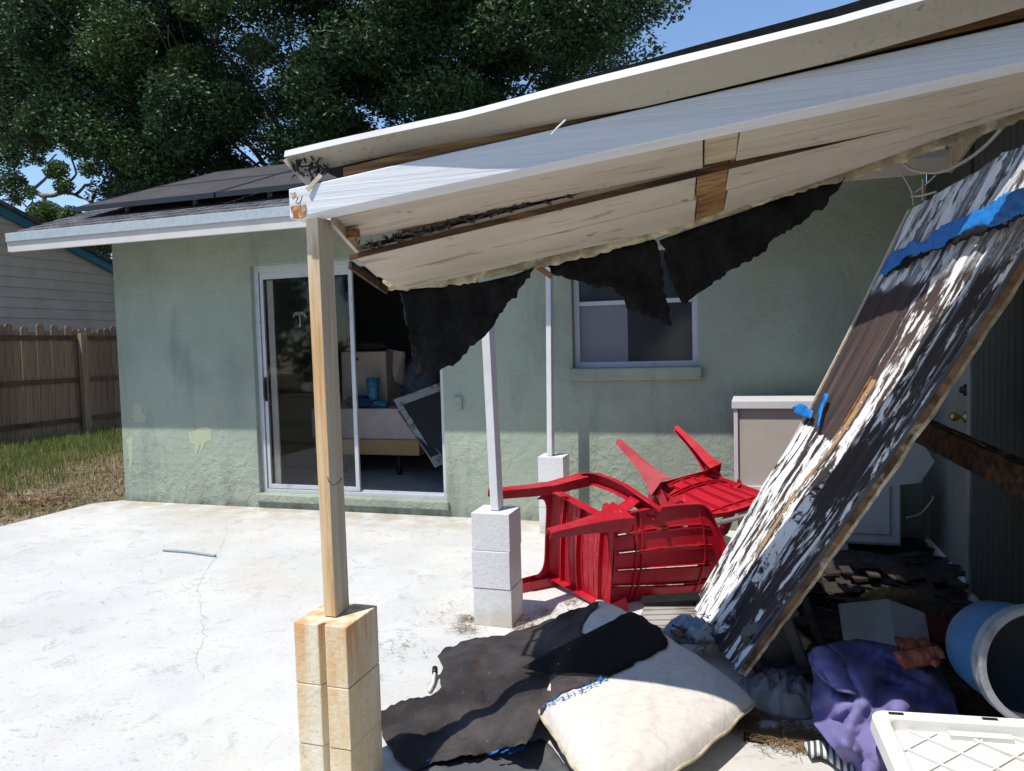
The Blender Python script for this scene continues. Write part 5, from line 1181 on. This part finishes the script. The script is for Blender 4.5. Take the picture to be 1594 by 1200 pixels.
for t0, t1, zz in ((.40, .62, .06), (.3, .42, -.065), (.5, .98, -.062)):
    p = [bmA.lerp(bmB, t0+(t1-t0)*i/14)+Vector((0, -.032, zz+.006*nz(i*1.3, t0*9))) for i in range(15)]; s.tube(p, lambda q: .003+.002*abs(nz(q*20)), 5)
s.build('peeling_paint', M_edge, db)
s = MB(); s.tube([ay_(1503, 738, 3.7), ay_(1510, 728, 3.7), ay_(1520, 727, 3.7), ay_(1530, 732, 3.7)], .003, 5); tag(s.build('hanging_thread', M_cord, org=ay_(1503, 738, 3.7)), 'pale torn strip hanging from the dark rafter', 'thread')
# cables near the soffit
def cable(pts, r, label):
    P = [Vector(p) for p in pts]; Q = []
    for i in range(len(P)-1):
        a = P[max(0, i-1)]; b = P[i]; c = P[i+1]; d = P[min(len(P)-1, i+2)]
        for k in range(6):
            t = k/6; Q.append(.5*((2*b)+(c-a)*t+(2*a-5*b+4*c-d)*t*t+(3*b-a-3*c+d)*t**3))
    Q.append(P[-1]); s = MB(); s.tube(Q, r, 7); o = s.build('cable', M_cord, org=P[0], smooth=True); tag(o, label, 'cable', 'loose cables by the soffit')
cable([ay_(1407, 256, 4.9), ay_(1425, 266, 4.85), ay_(1462, 268, 4.7), ay_(1500, 252, 4.4), ay_(1535, 226, 4.1), ay_(1568, 190, 3.9)], .009, 'thick white cable sagging under the roof edge')
cable([ay_(1405, 272, 5.2), ay_(1420, 300, 5.2), ay_(1422, 320, 5.2)], .006, 'thin cable hanging straight down near the wall corner')
cable([ay_(1437, 278, 5.1), ay_(1437, 295, 5.1), ay_(1437, 312, 5.1)], .007, 'short white cable end hanging beside the thin cable')
cable([ay_(1418, 306, 5.15), ay_(1436, 304, 5.1), ay_(1458, 298, 5.0)], .007, 'short white cable crossing above the slab corner')
cable([ay_(1457, 272, 5.0), ay_(1440, 288, 5.1), ay_(1424, 300, 5.2)], .005, 'faint thin cable running diagonally behind the white ones')
cable([ay_(1412, 806, 4.6), ay_(1432, 800, 4.7), ay_(1450, 780, 4.9), ay_(1452, 772, 5)], .005, 'white wire curling over the floor before the side door')

# floor: dark sheet stands in for shade, broken boards lie on it
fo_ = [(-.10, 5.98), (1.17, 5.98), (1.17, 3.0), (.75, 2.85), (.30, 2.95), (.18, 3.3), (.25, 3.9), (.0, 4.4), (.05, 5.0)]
o = sheet('floor_shade_sheet', [Vector(p) for p in ragged([(a*100, b*100) for a, b in fo_], 3, 6, 41)], lambda a, b: Vector((a/100, b/100, .006+.035*abs(fbm(a*.05, b*.05, 2))+.01*abs(nz(a*.3, b*.3)))), mat('floor_shade_dark', (.030, .026, .022), [N(col=(.075, .060, .045), scale=9, lo=.5, hi=.62, detail=8), N(col=(.012, .011, .01), scale=5, off=(3, 3, 3), lo=.5, hi=.65)], [N(scale=25, detail=8, st=.9, d=.03)], rough=.95), edge=10, solid=0)
tag(o, 'dark sheet added over the floor under the slab in place of shade', 'debris'); o['kind'] = 'stuff'
rr = random.Random(12); s = MB()
t = thing('debris_pile', 'dark heap of broken boards and felt under the slab', 'debris', (.7, 4.6, 0))
for i in range(46):
    x = rr.uniform(.15, 1.1); y = rr.uniform(3.9, 5.3); L = rr.uniform(.08, .3); a = rr.uniform(0, 3.14); z = rr.uniform(.02, .09); d = Vector((math.cos(a), math.sin(a), rr.uniform(-.15, .15)))*L
    s.beam((x-d.x/2, y-d.y/2, z-d.z/2+.02), (x+d.x/2, y+d.y/2, z+d.z/2+.02), rr.uniform(.03, .14), rr.uniform(.004, .02))
s.build('broken_piece', mat('shade_dark_board', (.030, .024, .020), [N(col=(.06, .045, .035), scale=5, lo=.5, hi=.65)], [N(scale=20, st=.6, d=.006)], rough=.95), t, kind='stuff')  # board colour darkened to take the sunlight off the pile
heap('dark_cloth_heap', 1340, 880, .34, .30, .07, M_darkcloth, 'dark debris cloth behind the grey block', 'cloth', seed=5, folds=6)
heap('yellow_scrap', 1395, 935, .17, .07, .07, M_yellow, 'mustard coloured scrap behind the grey block', 'scrap', seed=7, folds=7, base=.16)
heap('dark_red_cloth', 1465, 985, .16, .12, .10, mat('dark_red_cloth', (.10, .025, .02), rough=.9), 'dark red cloth between grey block and blue bucket', 'cloth', seed=31, folds=9, base=.10)
# grey concrete block
t_ = MB(); V0, V1, V3, Vb = ay_(1382, 931, 3.50), ay_(1303, 939, 3.58), ay_(1441, 953, 3.62), ay_(1396, 1016, 3.42); dn = Vb-V0; fl_ = V1+dn
t_.hexa([V1+dn, V0+dn, V3+dn, V1+V3-V0+dn], [V1, V0, V3, V1+V3-V0]); o = t_.build('concrete_block', M_concrete, org=fl_, bevel=.008, fixn=True); tag(o, 'rough grey concrete block above the purple jacket', 'concrete block')
# grey louvre frame leaning under the slab
lv = thing('vent_frame', 'dark grey slatted plastic frame beside the slab foot', 'frame', az_(1215, 1060, .0))
def quadbar(p, q, w, name='bar', m=M_greyplastic, d=.02):
    s = MB(); s.beam(p, q, w, d, up=(-.3, -.8, .5)); s.build(name, m, lv)
quadbar(az_(1185, 1055, .06), az_(1160, 985, .30), .035); quadbar(az_(1253, 1040, .08), az_(1222, 958, .36), .045); quadbar(az_(1275, 1000, .1), az_(1250, 925, .36), .03)
quadbar(az_(1180, 1060, .05), az_(1258, 1040, .07), .04); quadbar(az_(1160, 985, .30), az_(1240, 950, .38), .04)
s = MB(); P4 = [az_(1190, 1052, .05), az_(1250, 1036, .07), az_(1224, 965, .33), az_(1166, 985, .28)]; s.hexa([p+Vector((0, .03, -.01)) for p in P4], [p+Vector((0, .035, -.0)) for p in P4]); s.build('back_panel', M_greyplastic, lv, fixn=True)
heap('dark_box_cloth', 1255, 935, .11, .14, .24, M_darkcloth, 'dark grey bundle standing behind the slatted frame', 'bundle', seed=14, folds=5)
# cloths
heap('crumpled_sheet', 1213, 1092, .19, .15, .13, M_greycloth, 'crumpled grey patterned sheet between cushion and purple jacket', 'cloth', seed=3, folds=8, fold_amp=.5, n=110)
heap('small_rag', 1195, 1135, .05, .04, .035, M_greycloth, 'small grey rag on the leaf litter', 'rag', seed=9, folds=16)

FOLDS = [((1288, 1002), (1325, 1035), (1342, 1080), .045), ((1335, 1000), (1395, 1020), (1448, 1062), .05), ((1325, 1052), (1395, 1046), (1450, 1078), .045), ((1344, 1088), (1300, 1108), (1268, 1132), .035), ((1350, 1088), (1318, 1125), (1312, 1180), .045), ((1378, 1086), (1420, 1098), (1466, 1106), .035), ((1385, 1008), (1430, 1038), (1484, 1082), .045), ((1345, 1098), (1380, 1112), (1400, 1140), .035), ((1285, 1130), (1330, 1165), (1362, 1215), .045), ((1360, 1060), (1400, 1075), (1440, 1092), -.04), ((1300, 1040), (1312, 1066), (1330, 1086), -.05), ((1340, 1030), (1390, 1034), (1430, 1052), -.035), ((1300, 1120), (1335, 1140), (1350, 1190), -.035)]
def foldlines(a, b):
    h = 0
    for p0, p1, p2, k in FOLDS:
        best = 1e9; px_ = py_ = None
        for i in range(9):
            q = i/8; x = (1-q)**2*p0[0]+2*q*(1-q)*p1[0]+q*q*p2[0]; y = (1-q)**2*p0[1]+2*q*(1-q)*p1[1]+q*q*p2[1]
            if i:
                dx, dy = x-px_, y-py_; s_ = max(0, min(1, ((a-px_)*dx+(b-py_)*dy)/(dx*dx+dy*dy))); d = (a-px_-dx*s_)**2+((b-py_-dy*s_)*1.3)**2
                if d < best: best = d; qq = q-(1-s_)/8
            px_, py_ = x, y
        h += k*(.35+.65*math.sin(math.pi*max(.0, min(1, qq))))*math.exp(-math.sqrt(best+4)/11)
    return h
def jacket_fn(ctrl, seed, amp):
    def fn(a, b):
        h = idw(ctrl, a, b, 2.6)
        cr_ = foldlines(a, b)
        wx = 30*fbm(a*.012, b*.012, seed+3, 2); f = .6-abs(fbm((a+b*.7+wx)*.022+seed, (b-a*.5+wx)*.009, seed, 3))*4.0
        return az_(a, b, max(.01, h+cr_+.30*amp*f+.25*amp*nz(a*.02, b*.022, seed)))
    return fn
jk = [(1262, 1015, .20), (1290, 1000, .25), (1350, 990, .22), (1400, 1000, .20), (1440, 1030, .20), (1480, 1080, .12), (1485, 1110, .07), (1400, 1100, .24), (1340, 1060, .26), (1300, 1080, .22), (1270, 1120, .10), (1262, 1080, .12), (1320, 1200, .02), (1380, 1230, .02), (1330, 1150, .14), (1380, 1130, .14), (1440, 1110, .14)]
oj = ragged([(1256, 1018), (1268, 1008), (1292, 1004), (1312, 998), (1340, 997), (1372, 1003), (1410, 1012), (1440, 1022), (1462, 1038), (1474, 1060), (1484, 1086), (1492, 1112), (1440, 1120), (1410, 1150), (1395, 1230), (1340, 1230), (1318, 1188), (1292, 1158), (1268, 1130), (1262, 1100), (1268, 1060)], 1.2, 9, 31)
jack = sheet('purple_jacket', oj, jacket_fn(jk, 3, .045), M_purple, org=az_(1340, 1080, 0), edge=8, solid=.006); tag(jack, 'crumpled purple jacket lying in front of the grey block', 'jacket')
oj2 = ragged([(1258, 1020), (1270, 1009), (1286, 1006), (1304, 1020), (1320, 1045), (1338, 1076), (1334, 1082), (1304, 1076), (1280, 1058), (1264, 1040)], .8, 8, 33)
sheet('sleeve', oj2, lambda a, b: az_(a, b, .265+.03*math.sin(max(0, min(1, (a-1256-(b-1006)*.6)/40))*3.14)-.03*((b-1006)/76)+.02*abs(nz(a*.06, b*.05))), M_purple, jack, edge=8, solid=.008)
oo = ragged([(1395, 998), (1412, 1002), (1440, 1000), (1462, 1012), (1466, 1030), (1458, 1040), (1430, 1030), (1402, 1036), (1392, 1024), (1398, 1010)], 1.5, 7, 34)
oo_ = sheet('orange_cloth', oo, lambda a, b: az_(a, b, .31+.02*math.sin(b*.3+a*.05)+.01*nz(a*.05, b*.05)), M_orange, org=az_(1430, 1015, 0), edge=8, solid=.02); tag(oo_, 'rust orange cloth draped over the purple jacket', 'cloth')
# striped sock
s = MB(); s.sweep([az_(1256, 1168, .03), az_(1275, 1164, .04), az_(1296, 1174, .035), az_(1318, 1192, .03), az_(1340, 1215, .02)], lambda q: [((.040-.012*q)*math.cos(t), (.022)*math.sin(t)) for t in np.linspace(0, 6.28, 14, endpoint=False)]); tag(s.build('striped_sock', M_sock, org=az_(1290, 1175, 0), smooth=True), 'black and white striped sock below the purple jacket', 'sock')
# dry leaves and pine needles
def needles(name, spots, n, m, label):
    s = MB()
    for i in range(n):
        px, py, sp = random.choice(spots); p = az_(px+random.gauss(0, sp), py+random.gauss(0, sp*.4), .004+random.random()*.02); a = random.uniform(0, 6.28); d = Vector((math.cos(a), math.sin(a), random.uniform(-.1, .25)))*random.uniform(.012, .04); w = d.cross(Vector((0, 0, 1))).normalized()*.0016
        s.add([p-d, p-w, p+d, p+w], [(0, 1, 2, 3)])
    o = s.build(name, m, kind='stuff'); tag(o, label, 'leaves'); return o
needles('pine_needles', [(1180, 1125, 26), (1220, 1140, 26), (1250, 1150, 14), (1160, 1108, 14)], 1900, M_deadleaf, 'brown needles and dead leaves between cushion and jacket')
needles('straw_bits', [(1215, 1152, 24), (1250, 1160, 14)], 260, M_straw, 'pale straw bits on the patio below the crumpled sheet')
needles('pillar_debris', [(822, 965, 14), (812, 975, 10), (850, 950, 14), (890, 935, 10), (722, 975, 12), (728, 962, 8)], 420, M_deadleaf, 'brown crumbs round the foot of the middle pillar')
needles('chair_debris', [(1000, 905, 45), (1060, 890, 45), (960, 870, 40)], 1500, M_straw, 'yellow wood crumbs under the slatted chair back')
s = MB(); 
for x, y, L in ((709, 960, .04),): s.add([az_(704, 966, .003), az_(716, 956, .006), az_(722, 958, .02), az_(718, 978, .003)], [(0, 1, 2, 3)])
P = az_(1175, 1148, .006); s = MB(); s.box(P.x-.04, P.x+.05, P.y-.03, P.y+.03, .002, .007); tag(s.build('black_shingle_scrap', M_felt, org=P), 'small black scrap on the patio beside the cushion', 'scrap')

# blue bucket on its side
bk = thing('bucket', 'blue plastic bucket with grey rim lying on its side at the right edge', 'bucket', (.9, 3.1, 0))
ctr = ay_(1618, 1038, 2.72); axd = Vector((.26, -.95, .14)).normalized()          # towards the mouth
KB = .86
s = MB(); s.lathe(ctr, axd, [(h, r*KB) for h, r in [(0, .205), (-.03, .203), (-.10, .200), (-.20, .192), (-.26, .182), (-.29, .165), (-.295, .001)]], 48, caps=False); s.build('body', M_bin, bk, smooth=True, fixn=True)
s = MB(); s.lathe(ctr, axd, [(h, r*KB) for h, r in [(-.285, .001), (-.28, .160), (-.20, .186), (-.02, .197), (0, .198)]], 48, caps=False); s.build('inside', mat('bucket_inside', (.05, .055, .065), [N(col=(.03, .11, .22), scale=4, lo=.52, hi=.56)], rough=.6), bk, smooth=True, fixn=True)
for o0, rr_ in ((0, 0), (-.034, -.004)):
    prf = [(o0-.010, .203), (o0-.010, .224+rr_), (o0+.010, .226+rr_), (o0+.014, .216), (o0+.012, .197), (o0-.010, .203)]
    s = MB(); s.lathe(ctr, axd, [(h, r*KB) for h, r in prf], 48, caps=False); s.build('rim', M_rim, bk, fixn=True, bevel=.002)

# white lattice lid in the lower right corner
ld = thing('storage_lid', 'white moulded lid with slots and lattice ribs in the lower right corner', 'lid', (.7, 2.6, .2))
O = az_(1352, 1108, .27); XE = (az_(1594, 1123, .27)-O).normalized(); q = (az_(1392, 1240, .21)-O); YE = (q-XE*q.dot(XE)).normalized(); NE = XE.cross(YE); 
if NE.z < 0: NE = -NE
def LP(a, b, c=0): return O+XE*a+YE*b+NE*c
W_, H_ = .80, .62
def rr_outline(x0, y0, x1, y1, r, n=7):
    pts = []
    for cx, cy, a0 in ((x0+r, y0+r, math.pi), (x1-r, y0+r, 1.5*math.pi), (x1-r, y1-r, 0), (x0+r, y1-r, .5*math.pi)):
        for k in range(n+1): a = a0+k/n*math.pi/2; pts.append((cx+r*math.cos(a), cy+r*math.sin(a)))
    return pts
oo1 = rr_outline(0, 0, W_, H_, .045); oi1 = rr_outline(.050, .038, W_-.05, H_-.038, .03); n = len(oo1)
s = MB(); zt = .012
rings = [[LP(a, b, -.035) for a, b in rr_outline(-.004, -.004, W_+.004, H_+.004, .047)], [LP(a, b, zt-.004) for a, b in oo1], [LP(a, b, zt) for a, b in rr_outline(.005, .005, W_-.005, H_-.005, .042)], [LP(a, b, zt) for a, b in rr_outline(.045, .033, W_-.045, H_-.033, .032)], [LP(a, b, zt-.006) for a, b in oi1], [LP(a, b, -.028) for a, b in rr_outline(.058, .046, W_-.058, H_-.046, .026)]]
for r_ in rings: s.v += [tuple(p) for p in r_]
for k in range(len(rings)-1):
    for j in range(n): s.f.append((k*n+j, k*n+(j+1) % n, (k+1)*n+(j+1) % n, (k+1)*n+j)); s.m.append(0)
s.build('rim', M_lid, ld, fixn=True, solid=.003)
s = MB(); s.hexa([LP(.05, .04, -.032), LP(W_-.05, .04, -.032), LP(W_-.05, H_-.04, -.032), LP(.05, H_-.04, -.032)], [LP(.05, .04, -.028), LP(W_-.05, .04, -.028), LP(W_-.05, H_-.04, -.028), LP(.05, H_-.04, -.028)]); s.build('tray', M_lid, ld, fixn=True)
for k in range(13):
    for sgn in (1, -1):
        x0 = -.50+k*.15; pts = []
        for q in np.linspace(0, 1.1, 140):
            x = x0+q*.82; y = .046+q*.62 if sgn > 0 else H_-.046-q*.62
            if .062 < x < W_-.062 and .050 < y < H_-.050: pts.append((x, y))
        if len(pts) > 8:
            s = MB(); s.beam(LP(*pts[0], -.0225), LP(*pts[-1], -.0225), .006, .006+.002*sgn, up=NE); s.build('lattice_rib', M_lid, ld)
for (a, b) in ((.055, .018), (.33, .016), (.60, .016)):
    s = MB(); s.hexa([LP(a, b-.006, zt+.0006), LP(a+.045, b-.006, zt+.0006), LP(a+.045, b+.006, zt+.0006), LP(a, b+.006, zt+.0006)], [LP(a, b-.006, zt+.0016), LP(a+.045, b-.006, zt+.0016), LP(a+.045, b+.006, zt+.0016), LP(a, b+.006, zt+.0016)]); s.build('slot', M_blackmetal, ld, fixn=True)
s = MB(); s.hexa([LP(.22, .052, -.027), LP(.40, .052, -.027), LP(.40, .075, -.027), LP(.22, .075, -.027)], [LP(.22, .052, -.012), LP(.40, .052, -.012), LP(.40, .075, -.012), LP(.22, .075, -.012)]); s.build('handle_ledge', M_lid, ld, fixn=True)

# ------------------------------------------------------------------ THINGS IN THE ROOM
FZ = .13
def rm(px, py, Y): return ay_(px, py, Y)
bed = thing('boxed_bed', 'pinkish mattress box on a cardboard base just inside the open door', 'bed box', (-3.9, 7.2, FZ))
a = rm(546, 636, 7.1); b = rm(652, 640, 7.1); zt_ = a.z; x0, x1 = a.x-.5, b.x
MB().box(x0, x1, 7.1, 8.0, zt_-.33, zt_).build('mattress', M_pinkbox, bed, bevel=.02)
MB().box(x0+.02, x1-.02, 7.12, 7.98, zt_-.50, zt_-.335).build('cardboard_base', M_cardboard, bed, bevel=.004)
for x in (x0+.35, x1-.3): 
    s = MB(); s.tube([(x, 7.2, zt_-.50), (x, 7.2, FZ+.05)], .02, 8); s.lathe((x-.02, 7.2, FZ+.035), (1, 0, 0), [(0, .035), (.04, .035)], 14); s.build('caster', M_blackmetal, bed)
bs = thing('wicker_basket', 'pale woven storage box with open lid behind the bed box', 'basket', rm(585, 600, 7.6))
a = rm(545, 548, 7.45); b = rm(602, 600, 7.45)
MB().box(a.x-.12, b.x, 7.45, 7.9, zt_, a.z).build('box', M_basket, bs, bevel=.01)
MB().box(a.x+.02, a.x+.1, 7.442, 7.449, a.z-.1, a.z-.06).build('grip_hole', M_blackmetal, bs)
s = MB(); P4 = [rm(602, 543, 7.6), rm(628, 548, 7.7), rm(625, 600, 7.7), rm(614, 594, 7.6)]; s.hexa(P4, [p+Vector((.01, .04, 0)) for p in P4]); s.build('lid', M_basket, bs, fixn=True, bevel=.006)
bt_ = thing('rubber_boot', 'blue patterned rubber boot standing on the bed box', 'boot', (rm(590, 632, 7.25)))
c = rm(583, 630, 7.25); top_ = rm(580, 584, 7.25)
s = MB(); zz = c.z; hgt = top_.z-c.z; s.lathe((c.x-.01, 7.25, zt_), (0, 0, 1), [(0, .055), (.05, .058), (.10, .055), (hgt*.6, .062), (hgt, .075), (hgt, .068), (hgt*.6, .055), (.06, .045)], 20); s.build('shaft', M_boot, bt_, smooth=True, fixn=True)
s = MB(); s.sweep([(c.x-.03, 7.25, zt_+.045), (c.x+.05, 7.24, zt_+.042), (c.x+.12, 7.23, zt_+.036), (c.x+.17, 7.22, zt_+.028)], lambda q: [((.046-.012*q)*math.cos(t), (.045-.018*q)*math.sin(t)) for t in np.linspace(0, 6.28, 14, endpoint=False)]); s.build('foot', M_boot, bt_, smooth=True)
def blob(name, c, rx, ry, rz_, m, label, cat, seed=0, f=4, a=.25):
    s = MB(); c = Vector(c)
    def fn(i, j):
        th = i*math.pi; ph = j*2*math.pi; d = Vector((math.sin(th)*math.cos(ph), math.sin(th)*math.sin(ph), math.cos(th))); k = 1+a*fbm(d.x*f+seed, d.y*f, d.z*f)*1.6
        p = c+Vector((d.x*rx*k, d.y*ry*k, d.z*rz_*k)); p.z = max(p.z, c.z-rz_*.8); return p
    s.grid(fn, 20, 30); o = s.build(name, m, org=c, smooth=True, fixn=True); tag(o, label, cat); return o
blob('blue_cloth', (rm(560, 620, 7.2).x, 7.25, zt_+.06), .20, .12, .07, M_bluecloth, 'dark blue cloth heap on the bed box beside the boot', 'cloth', 3)
blob('black_bag', tuple(rm(578, 540, 7.65)), .20, .12, .06, M_darkcloth, 'black bag on top of the woven storage box', 'bag', 5)
o = blob('yellow_bottle', tuple(rm(548, 537, 7.6)), .028, .028, .05, M_yellow, 'small yellow bottle beside the black bag', 'bottle', 5, a=.02)
blob('grey_bag', (rm(650, 590, 7.9).x, 7.95, rm(650, 592, 7.9).z-.05), .30, .2, .30, M_greybag, 'grey plastic bag behind the leaning screen frames', 'bag', 8)
def framequad(name, P4, w, m, mm, label, depth=.02):
    t = thing(name, label, 'screen', P4[3]); c = sum(P4, Vector())/4; I = [p.lerp(c, w) for p in P4]; dv = Vector((0, depth, 0)); s = MB()
    for i in range(4):
        j = (i+1) % 4; s.hexa([P4[i], P4[j], I[j], I[i]], [P4[i]+dv, P4[j]+dv, I[j]+dv, I[i]+dv])
    s.build('frame', m, t, fixn=True, bevel=.002); s = MB(); s.add([p+dv*.5 for p in I], [(0, 1, 2, 3)]); s.build('mesh_panel', mm, t)
framequad('window_screen', [rm(612, 622, 6.75), rm(700, 590, 6.95), rm(735, 700, 6.6), rm(677, 728, 6.45)], .22, M_screenframe, M_mesh, 'grey metal screen frame leaning on the bed box by the door jamb')
framequad('window_screen', [rm(618, 640, 6.7), rm(632, 636, 6.8), rm(694, 716, 6.5), rm(676, 724, 6.42)], .25, M_screenframe, M_mesh, 'narrow grey frame leaning in front of the wider screen')
# desk seen through the closed pane
dk = thing('dresser', 'dark drawer unit with brown top behind the sliding glass', 'dresser', (-5.4, 7.6, FZ))
l = rm(412, 612, 7.4); r0 = rm(500, 612, 7.4); z1 = l.z
MB().box(l.x-.25, r0.x+.1, 7.38, 7.95, z1-.03, z1).build('top', M_shelfwood, dk, bevel=.004)
MB().box(l.x-.2, r0.x+.05, 7.44, 7.95, FZ, z1-.031).build('carcass', M_desk, dk)
hz_ = (z1-FZ-.08)/3
for k in range(3):
    z0 = FZ+.04+k*hz_; d_ = MB().box(l.x-.17, r0.x+.02, 7.41, 7.438, z0, z0+hz_-.03).build('drawer', M_desk, dk, bevel=.004)
    for fx in (.25, .7):
        x = l.x-.17+(r0.x-l.x+.19)*fx; MB().box(x-.05, x+.05, 7.395, 7.409, z0+hz_*.6, z0+hz_*.6+.02).build('handle', M_brass, d_, bevel=.003)
s = MB(); c = rm(481, 595, 7.5); s.lathe((c.x-.08, 7.5, z1+.06), (1, -.25, 0), [(0, .058), (.02, .06), (.16, .06), (.16, .045), (.02, .045)], 20); tag(s.build('paper_roll', M_paper, org=c, smooth=True, fixn=True), 'white paper roll lying on the dresser behind the glass', 'paper roll')
s = MB(); rr = random.Random(2); c = rm(440, 570, 7.6)
for i in range(420):
    p = Vector((c.x+rr.gauss(0, .16), 7.6+rr.gauss(0, .08), z1+abs(rr.gauss(0, .10)))); a = rr.uniform(0, 6.28); d = Vector((math.cos(a), .4*math.sin(a), rr.uniform(-.1, .6)))*rr.uniform(.05, .14); w = d.cross(Vector((0, 1, 0))).normalized()*.003
    s.add([p-w, p+w, p+d*.6+w+Vector((0, 0, .02)), p+d], [(0, 1, 2, 3)])
o = s.build('dried_stems', M_straw, kind='stuff'); tag(o, 'bundle of dried stems on the dresser behind the glass', 'stems')
hd = MB(); hd.box(-6.1+.2, -3.6, 8.6, 8.62, 1.5, 1.52)
# small palm ornament hanging inside the glass
pa = thing('palm_ornament', 'small cream palm tree ornament hung behind the sliding glass', 'ornament', rm(466, 500, 6.3))
c = rm(466, 490, 6.3); s = MB()
for k in range(7):
    a = math.pi*(k/6); d = Vector((math.cos(a), 0, .35*math.sin(a)))*.055; s.beam(c, c+d+Vector((0, 0, .012)), .012, .004, up=(0, 1, 0), w2=.012); s.beam(c+d+Vector((0, 0, .012)), c+d*1.3-Vector((0, 0, .03)), .012, .004, up=(0, 1, 0), w2=.002)
s.build('fronds', M_paper, pa); s = MB(); s.tube([c, c+Vector((.008, 0, -.06)), c+Vector((0, 0, -.12))], .006, 6); s.build('stem', M_paper, pa)

needles('patio_grit', [(300, 790, 90), (480, 800, 70), (640, 800, 60), (700, 950, 40), (150, 900, 90), (620, 1000, 30), (860, 800, 60)], 240, M_deadleaf, 'few brown leaf crumbs scattered over the white patio')
# report size
tris = sum(len(o.data.polygons) for o in scene.objects if o.type == 'MESH')
print('objects', len(scene.objects), 'faces', tris)
